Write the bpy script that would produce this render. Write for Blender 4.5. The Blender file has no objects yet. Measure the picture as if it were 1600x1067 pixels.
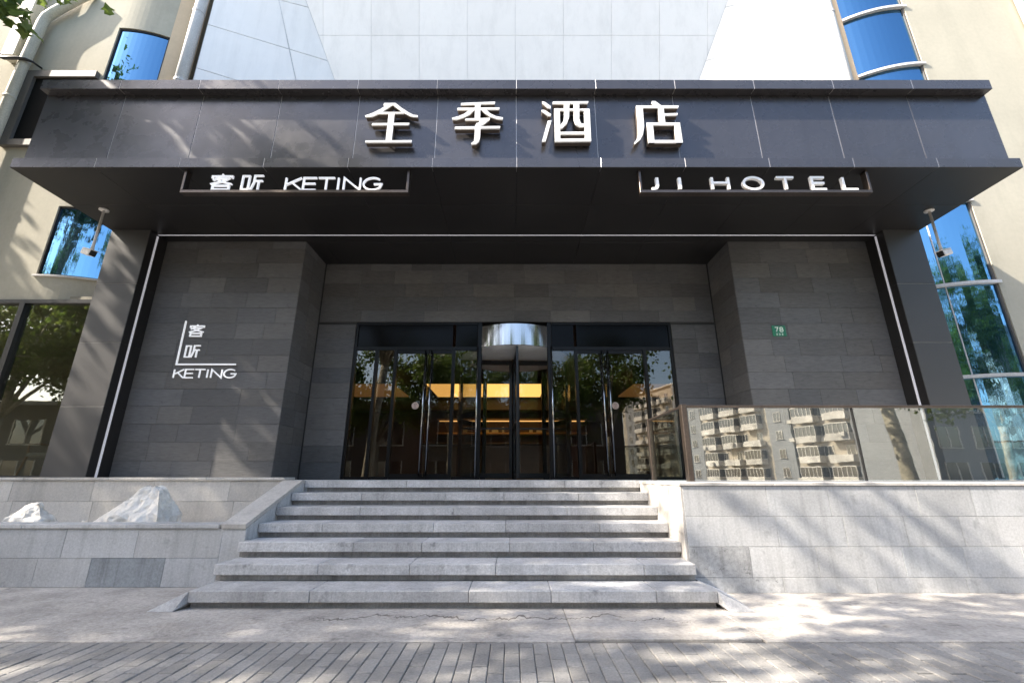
import bpy, bmesh, math, random
import numpy as np
from mathutils import Vector, Matrix, noise

random.seed(7)
np.random.seed(7)
SC = bpy.context.scene
COL = SC.collection
R = math.radians

# ------------------------------------------------------------------ camera, sky, sun, exposure
EYE = 1.11
cam_d = bpy.data.cameras.new('camera')
cam = bpy.data.objects.new('camera', cam_d)
COL.objects.link(cam)
cam.location = (0, 0, EYE)
cam.rotation_euler = (R(90 + 16.88), 0, 0)
cam_d.sensor_fit = 'HORIZONTAL'
cam_d.sensor_width = 36.0
cam_d.lens = 697.0 / 1600.0 * 36.0
cam_d.clip_start = 0.05
cam_d.clip_end = 2000
SC.camera = cam

SUN_D = Vector((0.50, 0.125, -0.44)).normalized()
to_sun = -SUN_D
wd = bpy.data.worlds.new('World')
SC.world = wd
wd.use_nodes = True
wn = wd.node_tree
bg = wn.nodes.get('Background') or wn.nodes.new('ShaderNodeBackground')
sky = wn.nodes.new('ShaderNodeTexSky')
sky.sky_type = 'NISHITA'
sky.sun_disc = False
sky.sun_elevation = math.asin(to_sun.z)
sky.sun_rotation = math.atan2(to_sun.x, to_sun.y)
wn.links.new(sky.outputs[0], bg.inputs[0])
sky.dust_density = 2.6
sky.ozone_density = 0.7
bg.inputs[1].default_value = 0.15

sd = bpy.data.lights.new('sun', 'SUN')
sd.energy = 4.3
sd.angle = R(0.53)
sd.color = (1.0, 0.91, 0.78)
sun = bpy.data.objects.new('sun', sd)
COL.objects.link(sun)
sun.location = (-30, -8, 30)
sun.rotation_euler = SUN_D.to_track_quat('-Z', 'Y').to_euler()

vs = SC.view_settings
vs.view_transform = 'Standard'
vs.look = 'None'
vs.exposure = 1.85
vs.gamma = 1.0
vs.use_curve_mapping = False

# ------------------------------------------------------------------ materials
def new_mat(name):
    m = bpy.data.materials.new(name)
    m.use_nodes = True
    nt = m.node_tree
    return m, nt, nt.nodes['Principled BSDF']

def N(nt, typ, **kw):
    n = nt.nodes.new(typ)
    for k, v in kw.items():
        setattr(n, k, v)
    return n

def position(nt, scale=(1, 1, 1)):
    g = N(nt, 'ShaderNodeNewGeometry')
    mp = N(nt, 'ShaderNodeMapping')
    mp.inputs['Scale'].default_value = scale
    nt.links.new(g.outputs['Position'], mp.inputs['Vector'])
    return mp.outputs['Vector']

def noise_tex(nt, vec, scale, detail=6, rough=0.6):
    n = N(nt, 'ShaderNodeTexNoise')
    n.inputs['Scale'].default_value = scale
    n.inputs['Detail'].default_value = detail
    n.inputs['Roughness'].default_value = rough
    nt.links.new(vec, n.inputs['Vector'])
    return n.outputs['Fac']

def ramp(nt, fac, a, b, lo, hi):
    r = N(nt, 'ShaderNodeMapRange')
    r.inputs['From Min'].default_value = a
    r.inputs['From Max'].default_value = b
    r.inputs['To Min'].default_value = lo
    r.inputs['To Max'].default_value = hi
    nt.links.new(fac, r.inputs['Value'])
    return r.outputs['Result']

def mul(nt, a, b):
    m = N(nt, 'ShaderNodeMath', operation='MULTIPLY')
    nt.links.new(a, m.inputs[0])
    if isinstance(b, (int, float)):
        m.inputs[1].default_value = b
    else:
        nt.links.new(b, m.inputs[1])
    return m.outputs[0]

def scale_col(nt, col, fac):
    v = N(nt, 'ShaderNodeVectorMath', operation='SCALE')
    if isinstance(col, tuple):
        v.inputs[0].default_value = col
    else:
        nt.links.new(col, v.inputs[0])
    nt.links.new(fac, v.inputs['Scale'])
    return v.outputs[0]

def mix_col(nt, fac, a, b):
    m = N(nt, 'ShaderNodeMix', data_type='RGBA')
    nt.links.new(fac, m.inputs[0])
    for s, c in ((6, a), (7, b)):
        if isinstance(c, tuple):
            m.inputs[s].default_value = (*c, 1)
        else:
            nt.links.new(c, m.inputs[s])
    return m.outputs[2]

def surface(name, col, rough=0.7, metal=0.0, big=(0.6, 0.25), fine=(40, 0.2), rnd=0.0, stretch=(1, 1, 1),
            bump=0.0, bump_scale=60, streak=None, col2=None, spec=0.5, rough_var=0.0, speck=None):
    """matt procedural surface: base colour x (large mottling, fine grain, per piece variation, run-off streaks)"""
    m, nt, b = new_mat(name)
    v = position(nt)
    vst = position(nt, stretch)
    f = ramp(nt, noise_tex(nt, v, big[0], 4), 0.3, 0.7, 1 - big[1], 1 + big[1])
    f = mul(nt, f, ramp(nt, noise_tex(nt, vst, fine[0], 5, 0.7), 0.3, 0.7, 1 - fine[1], 1 + fine[1]))
    oi = N(nt, 'ShaderNodeObjectInfo')
    if rnd:
        f = mul(nt, f, ramp(nt, oi.outputs['Random'], 0, 1, 1 - rnd, 1 + rnd))
    if streak:
        sv = position(nt, (streak[0], streak[0], 0.35))
        f = mul(nt, f, ramp(nt, noise_tex(nt, sv, 1.0, 5, 0.7), 0.48, 0.75, 1.0, 1 - streak[1]))
    if speck:
        f = mul(nt, f, ramp(nt, noise_tex(nt, v, speck[0], 3, 0.8), 0.60, 0.72, 1.0, 1 - speck[1]))
    c = col
    if col2:
        mth = N(nt, 'ShaderNodeMath', operation='FRACT')
        nt.links.new(mul(nt, oi.outputs['Random'], 7.31), mth.inputs[0])
        c = mix_col(nt, mth.outputs[0], col, col2)
    nt.links.new(scale_col(nt, c, f), b.inputs['Base Color'])
    b.inputs['Roughness'].default_value = rough
    if rough_var:
        nt.links.new(ramp(nt, noise_tex(nt, v, 3.0, 5), 0.3, 0.7, rough - rough_var, rough + rough_var), b.inputs['Roughness'])
    b.inputs['Metallic'].default_value = metal
    b.inputs['Specular IOR Level'].default_value = spec
    if bump:
        bp = N(nt, 'ShaderNodeBump')
        bp.inputs['Strength'].default_value = bump
        bp.inputs['Distance'].default_value = 0.01
        nt.links.new(noise_tex(nt, vst, bump_scale, 6, 0.65), bp.inputs['Height'])
        nt.links.new(bp.outputs[0], b.inputs['Normal'])
    return m

def glass(name, tint, refl, base_refl=0.06, gloss_col=(1, 1, 1), wobble=0.0, wob_scale=(1, 1, 1), wob_dist=0.02):
    """clear or coated pane: see-through tint + mirror reflection by angle"""
    m, nt, b = new_mat(name)
    nt.nodes.remove(b)
    out = nt.nodes['Material Output']
    tr = N(nt, 'ShaderNodeBsdfTransparent')
    tr.inputs[0].default_value = (*tint, 1)
    gl = N(nt, 'ShaderNodeBsdfGlossy')
    gl.inputs['Roughness'].default_value = 0.0
    gl.inputs['Color'].default_value = (*gloss_col, 1)
    fr = N(nt, 'ShaderNodeFresnel')
    gbk = N(nt, 'ShaderNodeNewGeometry')      # thin pane: same reflection from either face
    nt.links.new(ramp(nt, gbk.outputs['Backfacing'], 0, 1, 1.5, 1 / 1.5), fr.inputs['IOR'])
    mx = N(nt, 'ShaderNodeMixShader')
    fac = ramp(nt, fr.outputs[0], 0.04, 1.0, base_refl, 1.0)
    if refl != 1:
        fac = mul(nt, fac, refl)
    nt.links.new(fac, mx.inputs[0])
    nt.links.new(tr.outputs[0], mx.inputs[1])
    nt.links.new(gl.outputs[0], mx.inputs[2])
    if wobble:
        bp = N(nt, 'ShaderNodeBump')
        bp.inputs['Strength'].default_value = wobble
        bp.inputs['Distance'].default_value = wob_dist
        nt.links.new(noise_tex(nt, position(nt, wob_scale), 1.0, 3), bp.inputs['Height'])
        nt.links.new(bp.outputs[0], gl.inputs['Normal'])
        nt.links.new(bp.outputs[0], fr.inputs['Normal'])
    nt.links.new(mx.outputs[0], out.inputs[0])
    return m

def mirror_glass(name, deep, tint, fac, wobble, wob_scale, wob_dist=0.02):
    """opaque coated glass: tinted mirror over a deep body colour"""
    m, nt, b = new_mat(name)
    out = nt.nodes['Material Output']
    b.inputs['Base Color'].default_value = (*deep, 1)
    b.inputs['Roughness'].default_value = 0.15
    gl = N(nt, 'ShaderNodeBsdfGlossy')
    gl.inputs['Roughness'].default_value = 0.015
    gl.inputs['Color'].default_value = (*tint, 1)
    bp = N(nt, 'ShaderNodeBump')
    bp.inputs['Strength'].default_value = wobble
    bp.inputs['Distance'].default_value = wob_dist
    nt.links.new(noise_tex(nt, position(nt, wob_scale), 1.0, 4), bp.inputs['Height'])
    nt.links.new(bp.outputs[0], gl.inputs['Normal'])
    mx = N(nt, 'ShaderNodeMixShader')
    mx.inputs[0].default_value = fac
    nt.links.new(b.outputs[0], mx.inputs[1])
    nt.links.new(gl.outputs[0], mx.inputs[2])
    nt.links.new(mx.outputs[0], out.inputs[0])
    return m

def emit(name, col, strength):
    m, nt, b = new_mat(name)
    b.inputs['Base Color'].default_value = (*col, 1)
    b.inputs['Emission Color'].default_value = (*col, 1)
    b.inputs['Emission Strength'].default_value = strength
    return m

M = {}
M['slate'] = surface('dark_slate', (0.130, 0.122, 0.115), 0.55, rnd=0.20, col2=(0.112, 0.110, 0.112), big=(0.7, 0.14), fine=(30, 0.22),
                     stretch=(0.25, 0.25, 1.6), bump=0.25, bump_scale=30, speck=(9, 0.25))
M['slate_gap'] = surface('slate_joint', (0.05, 0.05, 0.05), 0.9)
M['granite'] = surface('grey_granite', (0.48, 0.475, 0.465), 0.8, rnd=0.10, col2=(0.43, 0.44, 0.45), big=(1.4, 0.14), fine=(45, 0.16), bump=0.2,
                       bump_scale=120, streak=(9, 0.28), speck=(4, 0.28))
M['granite_pale'] = surface('pale_granite', (0.53, 0.50, 0.46), 0.8, rnd=0.10, big=(1.0, 0.12), fine=(40, 0.14), bump=0.2, bump_scale=110,
                            streak=(7, 0.2))
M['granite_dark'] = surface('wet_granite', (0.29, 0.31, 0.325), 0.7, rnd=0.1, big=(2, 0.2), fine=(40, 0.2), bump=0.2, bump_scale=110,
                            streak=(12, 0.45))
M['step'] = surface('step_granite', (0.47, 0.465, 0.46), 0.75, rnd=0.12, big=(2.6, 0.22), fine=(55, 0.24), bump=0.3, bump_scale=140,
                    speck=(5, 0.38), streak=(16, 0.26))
M['riser'] = surface('shaded_riser', (0.31, 0.30, 0.29), 0.85, big=(3, 0.3), fine=(50, 0.25), streak=(12, 0.4))  # riser colour darkened to paint in the shade under the nosings
M['granite_stain'] = surface('scuffed_granite', (0.42, 0.42, 0.415), 0.8, big=(2.5, 0.25), fine=(30, 0.25), bump=0.3, bump_scale=60, speck=(13, 0.62), streak=(11, 0.35))
M['joint'] = surface('mortar', (0.16, 0.155, 0.15), 0.95)
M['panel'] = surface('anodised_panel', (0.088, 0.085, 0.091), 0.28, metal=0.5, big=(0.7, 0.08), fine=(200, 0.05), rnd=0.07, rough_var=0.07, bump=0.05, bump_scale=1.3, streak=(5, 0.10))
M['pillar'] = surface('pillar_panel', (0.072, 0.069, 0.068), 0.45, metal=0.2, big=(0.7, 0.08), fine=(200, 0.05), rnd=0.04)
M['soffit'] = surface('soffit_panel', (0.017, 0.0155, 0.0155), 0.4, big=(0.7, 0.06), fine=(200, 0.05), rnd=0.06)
M['black'] = surface('black_metal', (0.012, 0.012, 0.013), 0.35, big=(1, 0.05))
M['matt_black'] = surface('matt_black', (0.010, 0.010, 0.010), 0.95, spec=0.1)
M['seam'] = surface('seam_glint', (0.62, 0.58, 0.55), 0.4, metal=0.5)  # bright colour; on the fascia it paints in sun glints along panel edges
M['bronze'] = surface('bronze_metal', (0.11, 0.088, 0.075), 0.32, metal=0.75, big=(3, 0.1))
M['chrome'] = surface('polished_steel', (0.44, 0.44, 0.45), 0.12, metal=1.0, big=(3, 0.03), fine=(50, 0.02))
M['steel'] = surface('door_frame_metal', (0.024, 0.023, 0.023), 0.35, metal=0.9, big=(3, 0.06), fine=(50, 0.03))
M['letter'] = surface('white_acrylic', (0.93, 0.92, 0.89), 0.35, big=(3, 0.02), fine=(60, 0.02))
M['letter_side'] = surface('letter_return', (0.16, 0.13, 0.11), 0.4, metal=0.5)
M['led'] = emit('led_line', (0.70, 0.69, 0.74), 0.09)
M['sign_led'] = emit('sign_face', (0.88, 0.88, 0.90), 0.12)
M['cream'] = surface('cream_render', (0.43, 0.40, 0.32), 0.9, big=(0.5, 0.08), fine=(12, 0.05), streak=(2.2, 0.13), bump=0.12, bump_scale=60, speck=(0.9, 0.05))
M['peach'] = surface('peach_render', (0.66, 0.50, 0.33), 0.85, big=(0.6, 0.06), fine=(12, 0.04), streak=(4, 0.1))
M['white_tile'] = surface('white_panel', (0.845, 0.835, 0.815), 0.35, rnd=0.02, big=(0.8, 0.02), fine=(5, 0.015), streak=(3.2, 0.10))
M['white_joint'] = surface('panel_joint', (0.62, 0.62, 0.63), 0.9)
M['pipe_grey'] = surface('grey_pipe', (0.52, 0.52, 0.52), 0.5, big=(2, 0.06), streak=(9, 0.15))
M['pipe_cream'] = surface('cream_pipe', (0.55, 0.52, 0.43), 0.6, big=(2, 0.12), streak=(9, 0.2))
M['dark_frame'] = surface('brown_grey_frame', (0.10, 0.092, 0.085), 0.6)
M['mullion'] = surface('white_mullion', (0.62, 0.60, 0.58), 0.5, streak=(8, 0.15))
M['blue'] = mirror_glass('blue_window_glass', (0.01, 0.05, 0.13), (0.17, 0.36, 0.53), 0.85, 0.35, (7, 7, 1.6), 0.006)
M['blue_smooth'] = mirror_glass('blue_bay_glass', (0.01, 0.05, 0.13), (0.12, 0.265, 0.42), 0.85, 0.20, (1.2, 1.2, 0.4), 0.02)
M['shop_glass'] = glass('shop_glass', (0.80, 0.80, 0.76), 1, 0.17, (1, 0.98, 0.9), 0.06, (1.1, 1.1, 1.1), 0.01)
M['door_glass'] = glass('door_glass', (0.66, 0.64, 0.62), 1, 0.08, (1, 0.98, 0.93), 0.04, (1.3, 1.3, 0.8), 0.01)
M['rail_glass'] = glass('rail_glass', (0.88, 0.91, 0.89), 1, 0.13, (1, 0.99, 0.96), 0.05, (1.5, 1.5, 1.5), 0.01)
M['clear_glass'] = glass('clear_glass', (0.90, 0.90, 0.89), 1, 0.04)
M['black_glass'] = surface('black_spandrel', (0.004, 0.004, 0.004), 0.12, spec=0.08)
M['concrete'] = surface('apron_concrete', (0.385, 0.36, 0.33), 0.9, big=(2.2, 0.26), fine=(26, 0.24), bump=1.0, bump_scale=30, speck=(4.2, 0.42))
M['paver'] = surface('paver_brick', (0.25, 0.24, 0.225), 0.88, rnd=0.13, big=(1.6, 0.22), fine=(60, 0.2), bump=0.4, bump_scale=90, speck=(6, 0.25))
M['sand'] = surface('paver_sand', (0.12, 0.112, 0.10), 0.95, fine=(80, 0.25))
M['asphalt'] = surface('asphalt', (0.055, 0.055, 0.057), 0.9, big=(0.4, 0.15), fine=(90, 0.3), bump=0.4, bump_scale=150)
M['earth'] = surface('ground_earth', (0.12, 0.115, 0.10), 0.95, big=(0.05, 0.2))
M['soil'] = surface('pale_gravel_bed', (0.42, 0.40, 0.36), 0.95, fine=(60, 0.3), bump=0.8, bump_scale=60)
M['rock'] = surface('white_marble', (0.84, 0.79, 0.71), 0.7, big=(3.5, 0.16), fine=(18, 0.12), bump=0.9, bump_scale=14, speck=(6, 0.3))
M['green'] = surface('green_enamel', (0.03, 0.21, 0.12), 0.35, big=(5, 0.05))
M['plate_white'] = surface('plate_lettering', (0.80, 0.86, 0.76), 0.4)
M['cam_white'] = surface('camera_white', (0.72, 0.68, 0.64), 0.45)
M['sticker'] = surface('sticker', (0.62, 0.47, 0.39), 0.6)
M['sticker_mark'] = surface('sticker_print', (0.34, 0.20, 0.15), 0.6)
M['lobby_wall'] = surface('lobby_wood', (0.075, 0.038, 0.024), 0.5, big=(1, 0.15), fine=(8, 0.2), stretch=(3, 3, 0.3))
M['lobby_dark'] = surface('lobby_dark', (0.055, 0.045, 0.04), 0.6)
M['lobby_floor'] = surface('lobby_floor', (0.20, 0.17, 0.14), 0.2)
M['desk'] = surface('desk_front', (0.30, 0.25, 0.20), 0.5, big=(2, 0.1), fine=(12, 0.1), stretch=(1, 1, 5))
M['warm_light'] = emit('warm_ceiling_light', (1.0, 0.55, 0.14), 0.50)
M['warm_dim'] = emit('warm_side_light', (1.0, 0.50, 0.16), 0.055)
M['warm_line'] = emit('warm_shelf_light', (1.0, 0.55, 0.18), 0.45)
M['shop_wall'] = surface('shop_wall', (0.30, 0.27, 0.21), 0.8)
M['wood'] = surface('chair_wood', (0.40, 0.24, 0.11), 0.5, fine=(20, 0.2), stretch=(1, 1, 6))
M['cushion'] = surface('chair_cushion', (0.46, 0.44, 0.36), 0.9)
M['bark'] = surface('plane_tree_bark', (0.30, 0.27, 0.20), 0.9, big=(3.0, 0.35), fine=(12, 0.3), bump=0.6, bump_scale=12)
M['apt_wall'] = surface('apartment_render', (0.48, 0.42, 0.33), 0.9, big=(0.3, 0.08), streak=(1.0, 0.2))
M['apt_white'] = surface('balcony_white', (0.64, 0.60, 0.53), 0.8, rnd=0.12, streak=(2.0, 0.2))
M['apt_glass'] = mirror_glass('apartment_glass', (0.05, 0.055, 0.06), (0.5, 0.5, 0.5), 0.25, 0.05, (1, 1, 1))
M['apt_grey'] = surface('office_render', (0.27, 0.275, 0.275), 0.9, big=(0.3, 0.08), streak=(1.0, 0.15))
M['brick_wall'] = surface('boundary_render', (0.115, 0.105, 0.09), 0.9, big=(0.5, 0.2), streak=(2, 0.2))

def leaf_material():
    m, nt, b = new_mat('leaf_green')
    out = nt.nodes['Material Output']
    g = N(nt, 'ShaderNodeNewGeometry')
    f = noise_tex(nt, position(nt), 1.1, 2)
    c = mix_col(nt, ramp(nt, f, 0.35, 0.65, 0, 1), (0.045, 0.085, 0.016), (0.11, 0.15, 0.028))
    nt.links.new(c, b.inputs['Base Color'])
    b.inputs['Roughness'].default_value = 0.5
    tl = N(nt, 'ShaderNodeBsdfTranslucent')
    nt.links.new(scale_col(nt, c, ramp(nt, f, 0, 1, 1.7, 1.7)), tl.inputs[0])
    mx = N(nt, 'ShaderNodeMixShader')
    mx.inputs[0].default_value = 0.45
    nt.links.new(b.outputs[0], mx.inputs[1])
    nt.links.new(tl.outputs[0], mx.inputs[2])
    nt.links.new(mx.outputs[0], out.inputs[0])
    return m
M['leaf'] = leaf_material()

# ------------------------------------------------------------------ builders
def tag(o, label=None, cat=None, group=None, kind=None):
    if label: o['label'] = label
    if cat: o['category'] = cat
    if group: o['group'] = group
    if kind: o['kind'] = kind
    return o

def thing(name, label, cat, loc=(0, 0, 0), group=None):
    o = bpy.data.objects.new(name, None)
    COL.objects.link(o)
    o.location = loc
    o.empty_display_size = 0.2
    return tag(o, label, cat, group)

def attach(o, parent):
    if parent is not None:
        o.parent = parent
        if parent.type == 'EMPTY':
            o.matrix_parent_inverse = Matrix.Translation(-Vector(parent.location))
    return o

class MB:
    """collects shapes, build() links them as one mesh object"""
    def __init__(s):
        s.v = []; s.f = []
    def poly(s, verts, faces):
        n = len(s.v)
        s.v += [tuple(p) for p in verts]
        s.f += [tuple(i + n for i in f) for f in faces]
        return s
    def box(s, x0, x1, y0, y1, z0, z1):
        return s.poly([(x0, y0, z0), (x1, y0, z0), (x1, y1, z0), (x0, y1, z0), (x0, y0, z1), (x1, y0, z1), (x1, y1, z1), (x0, y1, z1)],
                      [(0, 3, 2, 1), (4, 5, 6, 7), (0, 1, 5, 4), (1, 2, 6, 5), (2, 3, 7, 6), (3, 0, 4, 7)])
    def cham(s, x0, x1, y0, y1, z0, z1, c=0.004):
        """box with all edges chamfered"""
        bm = bmesh.new()
        bmesh.ops.create_cube(bm, size=1)
        for v in bm.verts:
            v.co = Vector(((x0 + x1) / 2 + v.co.x * (x1 - x0), (y0 + y1) / 2 + v.co.y * (y1 - y0), (z0 + z1) / 2 + v.co.z * (z1 - z0)))
        bmesh.ops.bevel(bm, geom=bm.edges[:], offset=c, segments=1, affect='EDGES')
        bm.verts.index_update()
        s.poly([v.co[:] for v in bm.verts], [tuple(v.index for v in f.verts) for f in bm.faces])
        bm.free()
        return s
    def prism_xz(s, pts, y0, y1):
        """polygon in the XZ plane (front at y0) extruded to y1"""
        n = len(pts)
        area = sum(pts[i][0] * pts[(i + 1) % n][1] - pts[(i + 1) % n][0] * pts[i][1] for i in range(n))
        if area < 0: pts = pts[::-1]
        v = [(x, y0, z) for x, z in pts] + [(x, y1, z) for x, z in pts]
        f = [tuple(range(n)), tuple(range(2 * n - 1, n - 1, -1))]
        f += [(i, i + n, (i + 1) % n + n, (i + 1) % n) for i in range(n)]
        return s.poly(v, f)
    def prism_yz(s, pts, x0, x1):
        n = len(pts)
        area = sum(pts[i][0] * pts[(i + 1) % n][1] - pts[(i + 1) % n][0] * pts[i][1] for i in range(n))
        if area < 0: pts = pts[::-1]
        v = [(x1, y, z) for y, z in pts] + [(x0, y, z) for y, z in pts]
        f = [tuple(range(n)), tuple(range(2 * n - 1, n - 1, -1))]
        f += [(i, i + n, (i + 1) % n + n, (i + 1) % n) for i in range(n)]
        return s.poly(v, f)
    def prism_xy(s, pts, z0, z1):
        n = len(pts)
        area = sum(pts[i][0] * pts[(i + 1) % n][1] - pts[(i + 1) % n][0] * pts[i][1] for i in range(n))
        if area < 0: pts = pts[::-1]
        v = [(x, y, z1) for x, y in pts] + [(x, y, z0) for x, y in pts]
        f = [tuple(range(n)), tuple(range(2 * n - 1, n - 1, -1))]
        f += [(i, i + n, (i + 1) % n + n, (i + 1) % n) for i in range(n)]
        return s.poly(v, f)
    def tube(s, pts, radii, seg=12):
        pts = [Vector(p) for p in pts]
        if isinstance(radii, (int, float)): radii = [radii] * len(pts)
        rings = []
        side = None
        for i, p in enumerate(pts):
            d = (pts[min(i + 1, len(pts) - 1)] - pts[max(i - 1, 0)]).normalized()
            if side is None:
                side = d.cross(Vector((0, 0, 1)))
                if side.length < 1e-3: side = Vector((1, 0, 0))
            side = (side - d * side.dot(d)).normalized()
            up = d.cross(side)
            rings.append([p + (side * math.cos(a) + up * math.sin(a)) * radii[i] for a in (2 * math.pi * k / seg for k in range(seg))])
        v = [q for r in rings for q in r]
        f = []
        for i in range(len(rings) - 1):
            for k in range(seg):
                a = i * seg + k; b = i * seg + (k + 1) % seg
                f.append((a, b, b + seg, a + seg))
        f.append(tuple(range(seg))[::-1])
        f.append(tuple(range((len(rings) - 1) * seg, len(rings) * seg)))
        return s.poly(v, f)
    def build(s, name, mat, parent=None, smooth=False):
        me = bpy.data.meshes.new(name)
        me.from_pydata(s.v, [], s.f)
        me.materials.append(M[mat] if isinstance(mat, str) else mat)
        if smooth:
            me.polygons.foreach_set('use_smooth', [True] * len(me.polygons))
        me.update()
        o = bpy.data.objects.new(name, me)
        COL.objects.link(o)
        return attach(o, parent)

def box(name, mat, x0, x1, y0, y1, z0, z1, parent=None, c=0.0):
    b = MB()
    b.cham(x0, x1, y0, y1, z0, z1, c) if c else b.box(x0, x1, y0, y1, z0, z1)
    return b.build(name, mat, parent)

def struct(o):
    o['kind'] = 'structure'
    return o

def rows_of(length, lo, hi):
    """random course of piece lengths that fills length"""
    out = []; t = 0
    while t < length - 0.02:
        w = random.uniform(lo, hi)
        if length - t - w < lo * 0.6: w = length - t
        w = min(w, length - t)
        out.append((t, t + w)); t += w
    return out

PZ = 1.064          # level of the entrance terrace

# ------------------------------------------------------------------ ground, road, pavement
g = box('ground', 'earth', -400, 400, -400, 400, -0.6, -0.16); struct(g)
g = box('road', 'asphalt', -200, 200, -13.0, -3.2, -0.156, -0.125); struct(g)
g = MB()
for k in range(-20, 20):
    g.cham(k * 1.0 + 0.004, k * 1.0 + 0.996, -3.2, -3.02, -0.15, 0.0, 0.015)
struct(g.build('kerb', 'granite'))
pav = struct(box('pavement', 'sand', -60, 60, -3.015, 4.9, -0.15, -0.012))
ap = MB()
# cast apron in three pours, its front edge straight along the pavers
for x0, x1 in ((-30, 0.445), (0.45, 1.79), (1.796, 30)):
    ap.cham(x0, x1, 3.62 + (0.05 if 0 <= x0 < 1.2 else 0), 5.3, -0.10, 0.004, 0.004)
m, nt, b = M['concrete'], M['concrete'].node_tree, M['concrete'].node_tree.nodes['Principled BSDF']
# a ragged crack that wanders along the apron in front of the steps
src = b.inputs['Base Color'].links[0].from_socket
geo = N(nt, 'ShaderNodeNewGeometry')
sp = N(nt, 'ShaderNodeSeparateXYZ'); nt.links.new(geo.outputs['Position'], sp.inputs[0])
wob = noise_tex(nt, position(nt, (1.3, 0.15, 0)), 1.1, 5, 0.75)
wy = ramp(nt, wob, 0, 1, 3.70, 4.62)
df = N(nt, 'ShaderNodeMath', operation='SUBTRACT'); nt.links.new(sp.outputs[1], df.inputs[0]); nt.links.new(wy, df.inputs[1])
ab = N(nt, 'ShaderNodeMath', operation='ABSOLUTE'); nt.links.new(df.outputs[0], ab.inputs[0])
ax_ = N(nt, 'ShaderNodeMath', operation='ADD'); nt.links.new(sp.outputs[0], ax_.inputs[0]); ax_.inputs[1].default_value = 0.2
ax2 = N(nt, 'ShaderNodeMath', operation='ABSOLUTE'); nt.links.new(ax_.outputs[0], ax2.inputs[0])
gapn = mul(nt, ramp(nt, noise_tex(nt, position(nt), 3.7, 5, 0.7), 0.38, 0.7, 0.001, 0.030), ramp(nt, ax2.outputs[0], 1.2, 1.7, 1.0, 0.0))
dv = N(nt, 'ShaderNodeMath', operation='LESS_THAN'); nt.links.new(ab.outputs[0], dv.inputs[0]); nt.links.new(gapn, dv.inputs[1])
nt.links.new(mix_col(nt, dv.outputs[0], src, (0.15, 0.135, 0.12)), b.inputs['Base Color'])
apron = struct(ap.build('apron', 'concrete'))

PW, PL = 0.098, 0.205
def paver_mesh(seed):
    random.seed(seed)
    b = MB(); b.cham(-PW / 2 + 0.002, PW / 2 - 0.002, -PL / 2 + 0.004, PL / 2 - 0.004, -0.06, 0, 0.0045)
    me = bpy.data.meshes.new('paver'); me.from_pydata(b.v, [], b.f); me.materials.append(M['paver']); me.update()
    return me
PM = paver_mesh(1)
random.seed(11)
rest = MB()
ncol = int(7.0 / PW)
cnt = 0
for i in range(-ncol, ncol + 1):
    x = i * PW
    off = 0.5 * PL * (i % 2) + random.uniform(-0.006, 0.006)
    y = 3.615 - PL / 2
    first = True
    j = 0
    while y > 1.0:
        yy = y - off
        if first and off > 0.02:      # half paver that closes the course against the apron
            rest.cham(x - PW / 2 + 0.002, x + PW / 2 - 0.002, y + PL / 2 - off + 0.002, 3.613, -0.06, -0.003, 0.004)
        first = False
        dz = random.uniform(-0.004, 0.001)
        if abs(x) < 3.62 and yy > 2.86 and cnt < 298:
            o = bpy.data.objects.new('paver', PM); COL.objects.link(o)
            o.location = (x, yy, dz); o.rotation_euler = (random.uniform(-.012, .012), random.uniform(-.02, .02), random.uniform(-.012, .012))
            o.parent = pav; cnt += 1
        else:
            rest.cham(x - PW / 2 + 0.002, x + PW / 2 - 0.002, yy - PL / 2 + 0.004, yy + PL / 2 - 0.004, -0.06, dz, 0.0045)
        y -= PL
o = rest.build('paver_field', 'paver', pav); o['kind'] = 'stuff'

# ------------------------------------------------------------------ terrace, steps, walls in front
tz = MB()
tz.prism_xy([(-25, 6.53), (-2.86, 6.53), (-2.86, 6.60), (1.80, 6.60), (1.80, 5.04), (25, 5.04), (25, 12.5), (-25, 12.5)], 0.0, PZ - 0.001)
terrace = struct(tz.build('terrace', 'granite'))

def tiles_y(parent, name, mat, x0, x1, y, rows, lo, hi, th=0.022, gap=0.003, seed=0, proud=0.0015, ch=0.002, special=None):
    """courses of pieces on a wall that faces the street (-Y)"""
    random.seed(seed)
    for z0, z1 in rows:
        for a, b_ in rows_of(x1 - x0, lo, hi):
            pr = random.uniform(0, proud)
            mt = mat
            if special:
                mt = special(x0 + (a + b_) / 2, (z0 + z1) / 2) or mat
            MB().cham(x0 + a + gap / 2, x0 + b_ - gap / 2, y - pr, y + th, z0 + gap / 2, z1 - gap / 2, ch).build(name, mt, parent)

def tiles_x(parent, name, mat, x, side, y0, y1, rows, lo, hi, th=0.022, gap=0.003, seed=0, proud=0.0015, ch=0.002):
    """courses of pieces on a wall that faces +X (side 1) or -X (side -1)"""
    random.seed(seed)
    for z0, z1 in rows:
        for a, b_ in rows_of(y1 - y0, lo, hi):
            pr = random.uniform(0, proud)
            xs = sorted((x + side * pr, x - side * th))
            MB().cham(xs[0], xs[1], y0 + a + gap / 2, y0 + b_ - gap / 2, z0 + gap / 2, z1 - gap / 2, ch).build(name, mat, parent)

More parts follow.
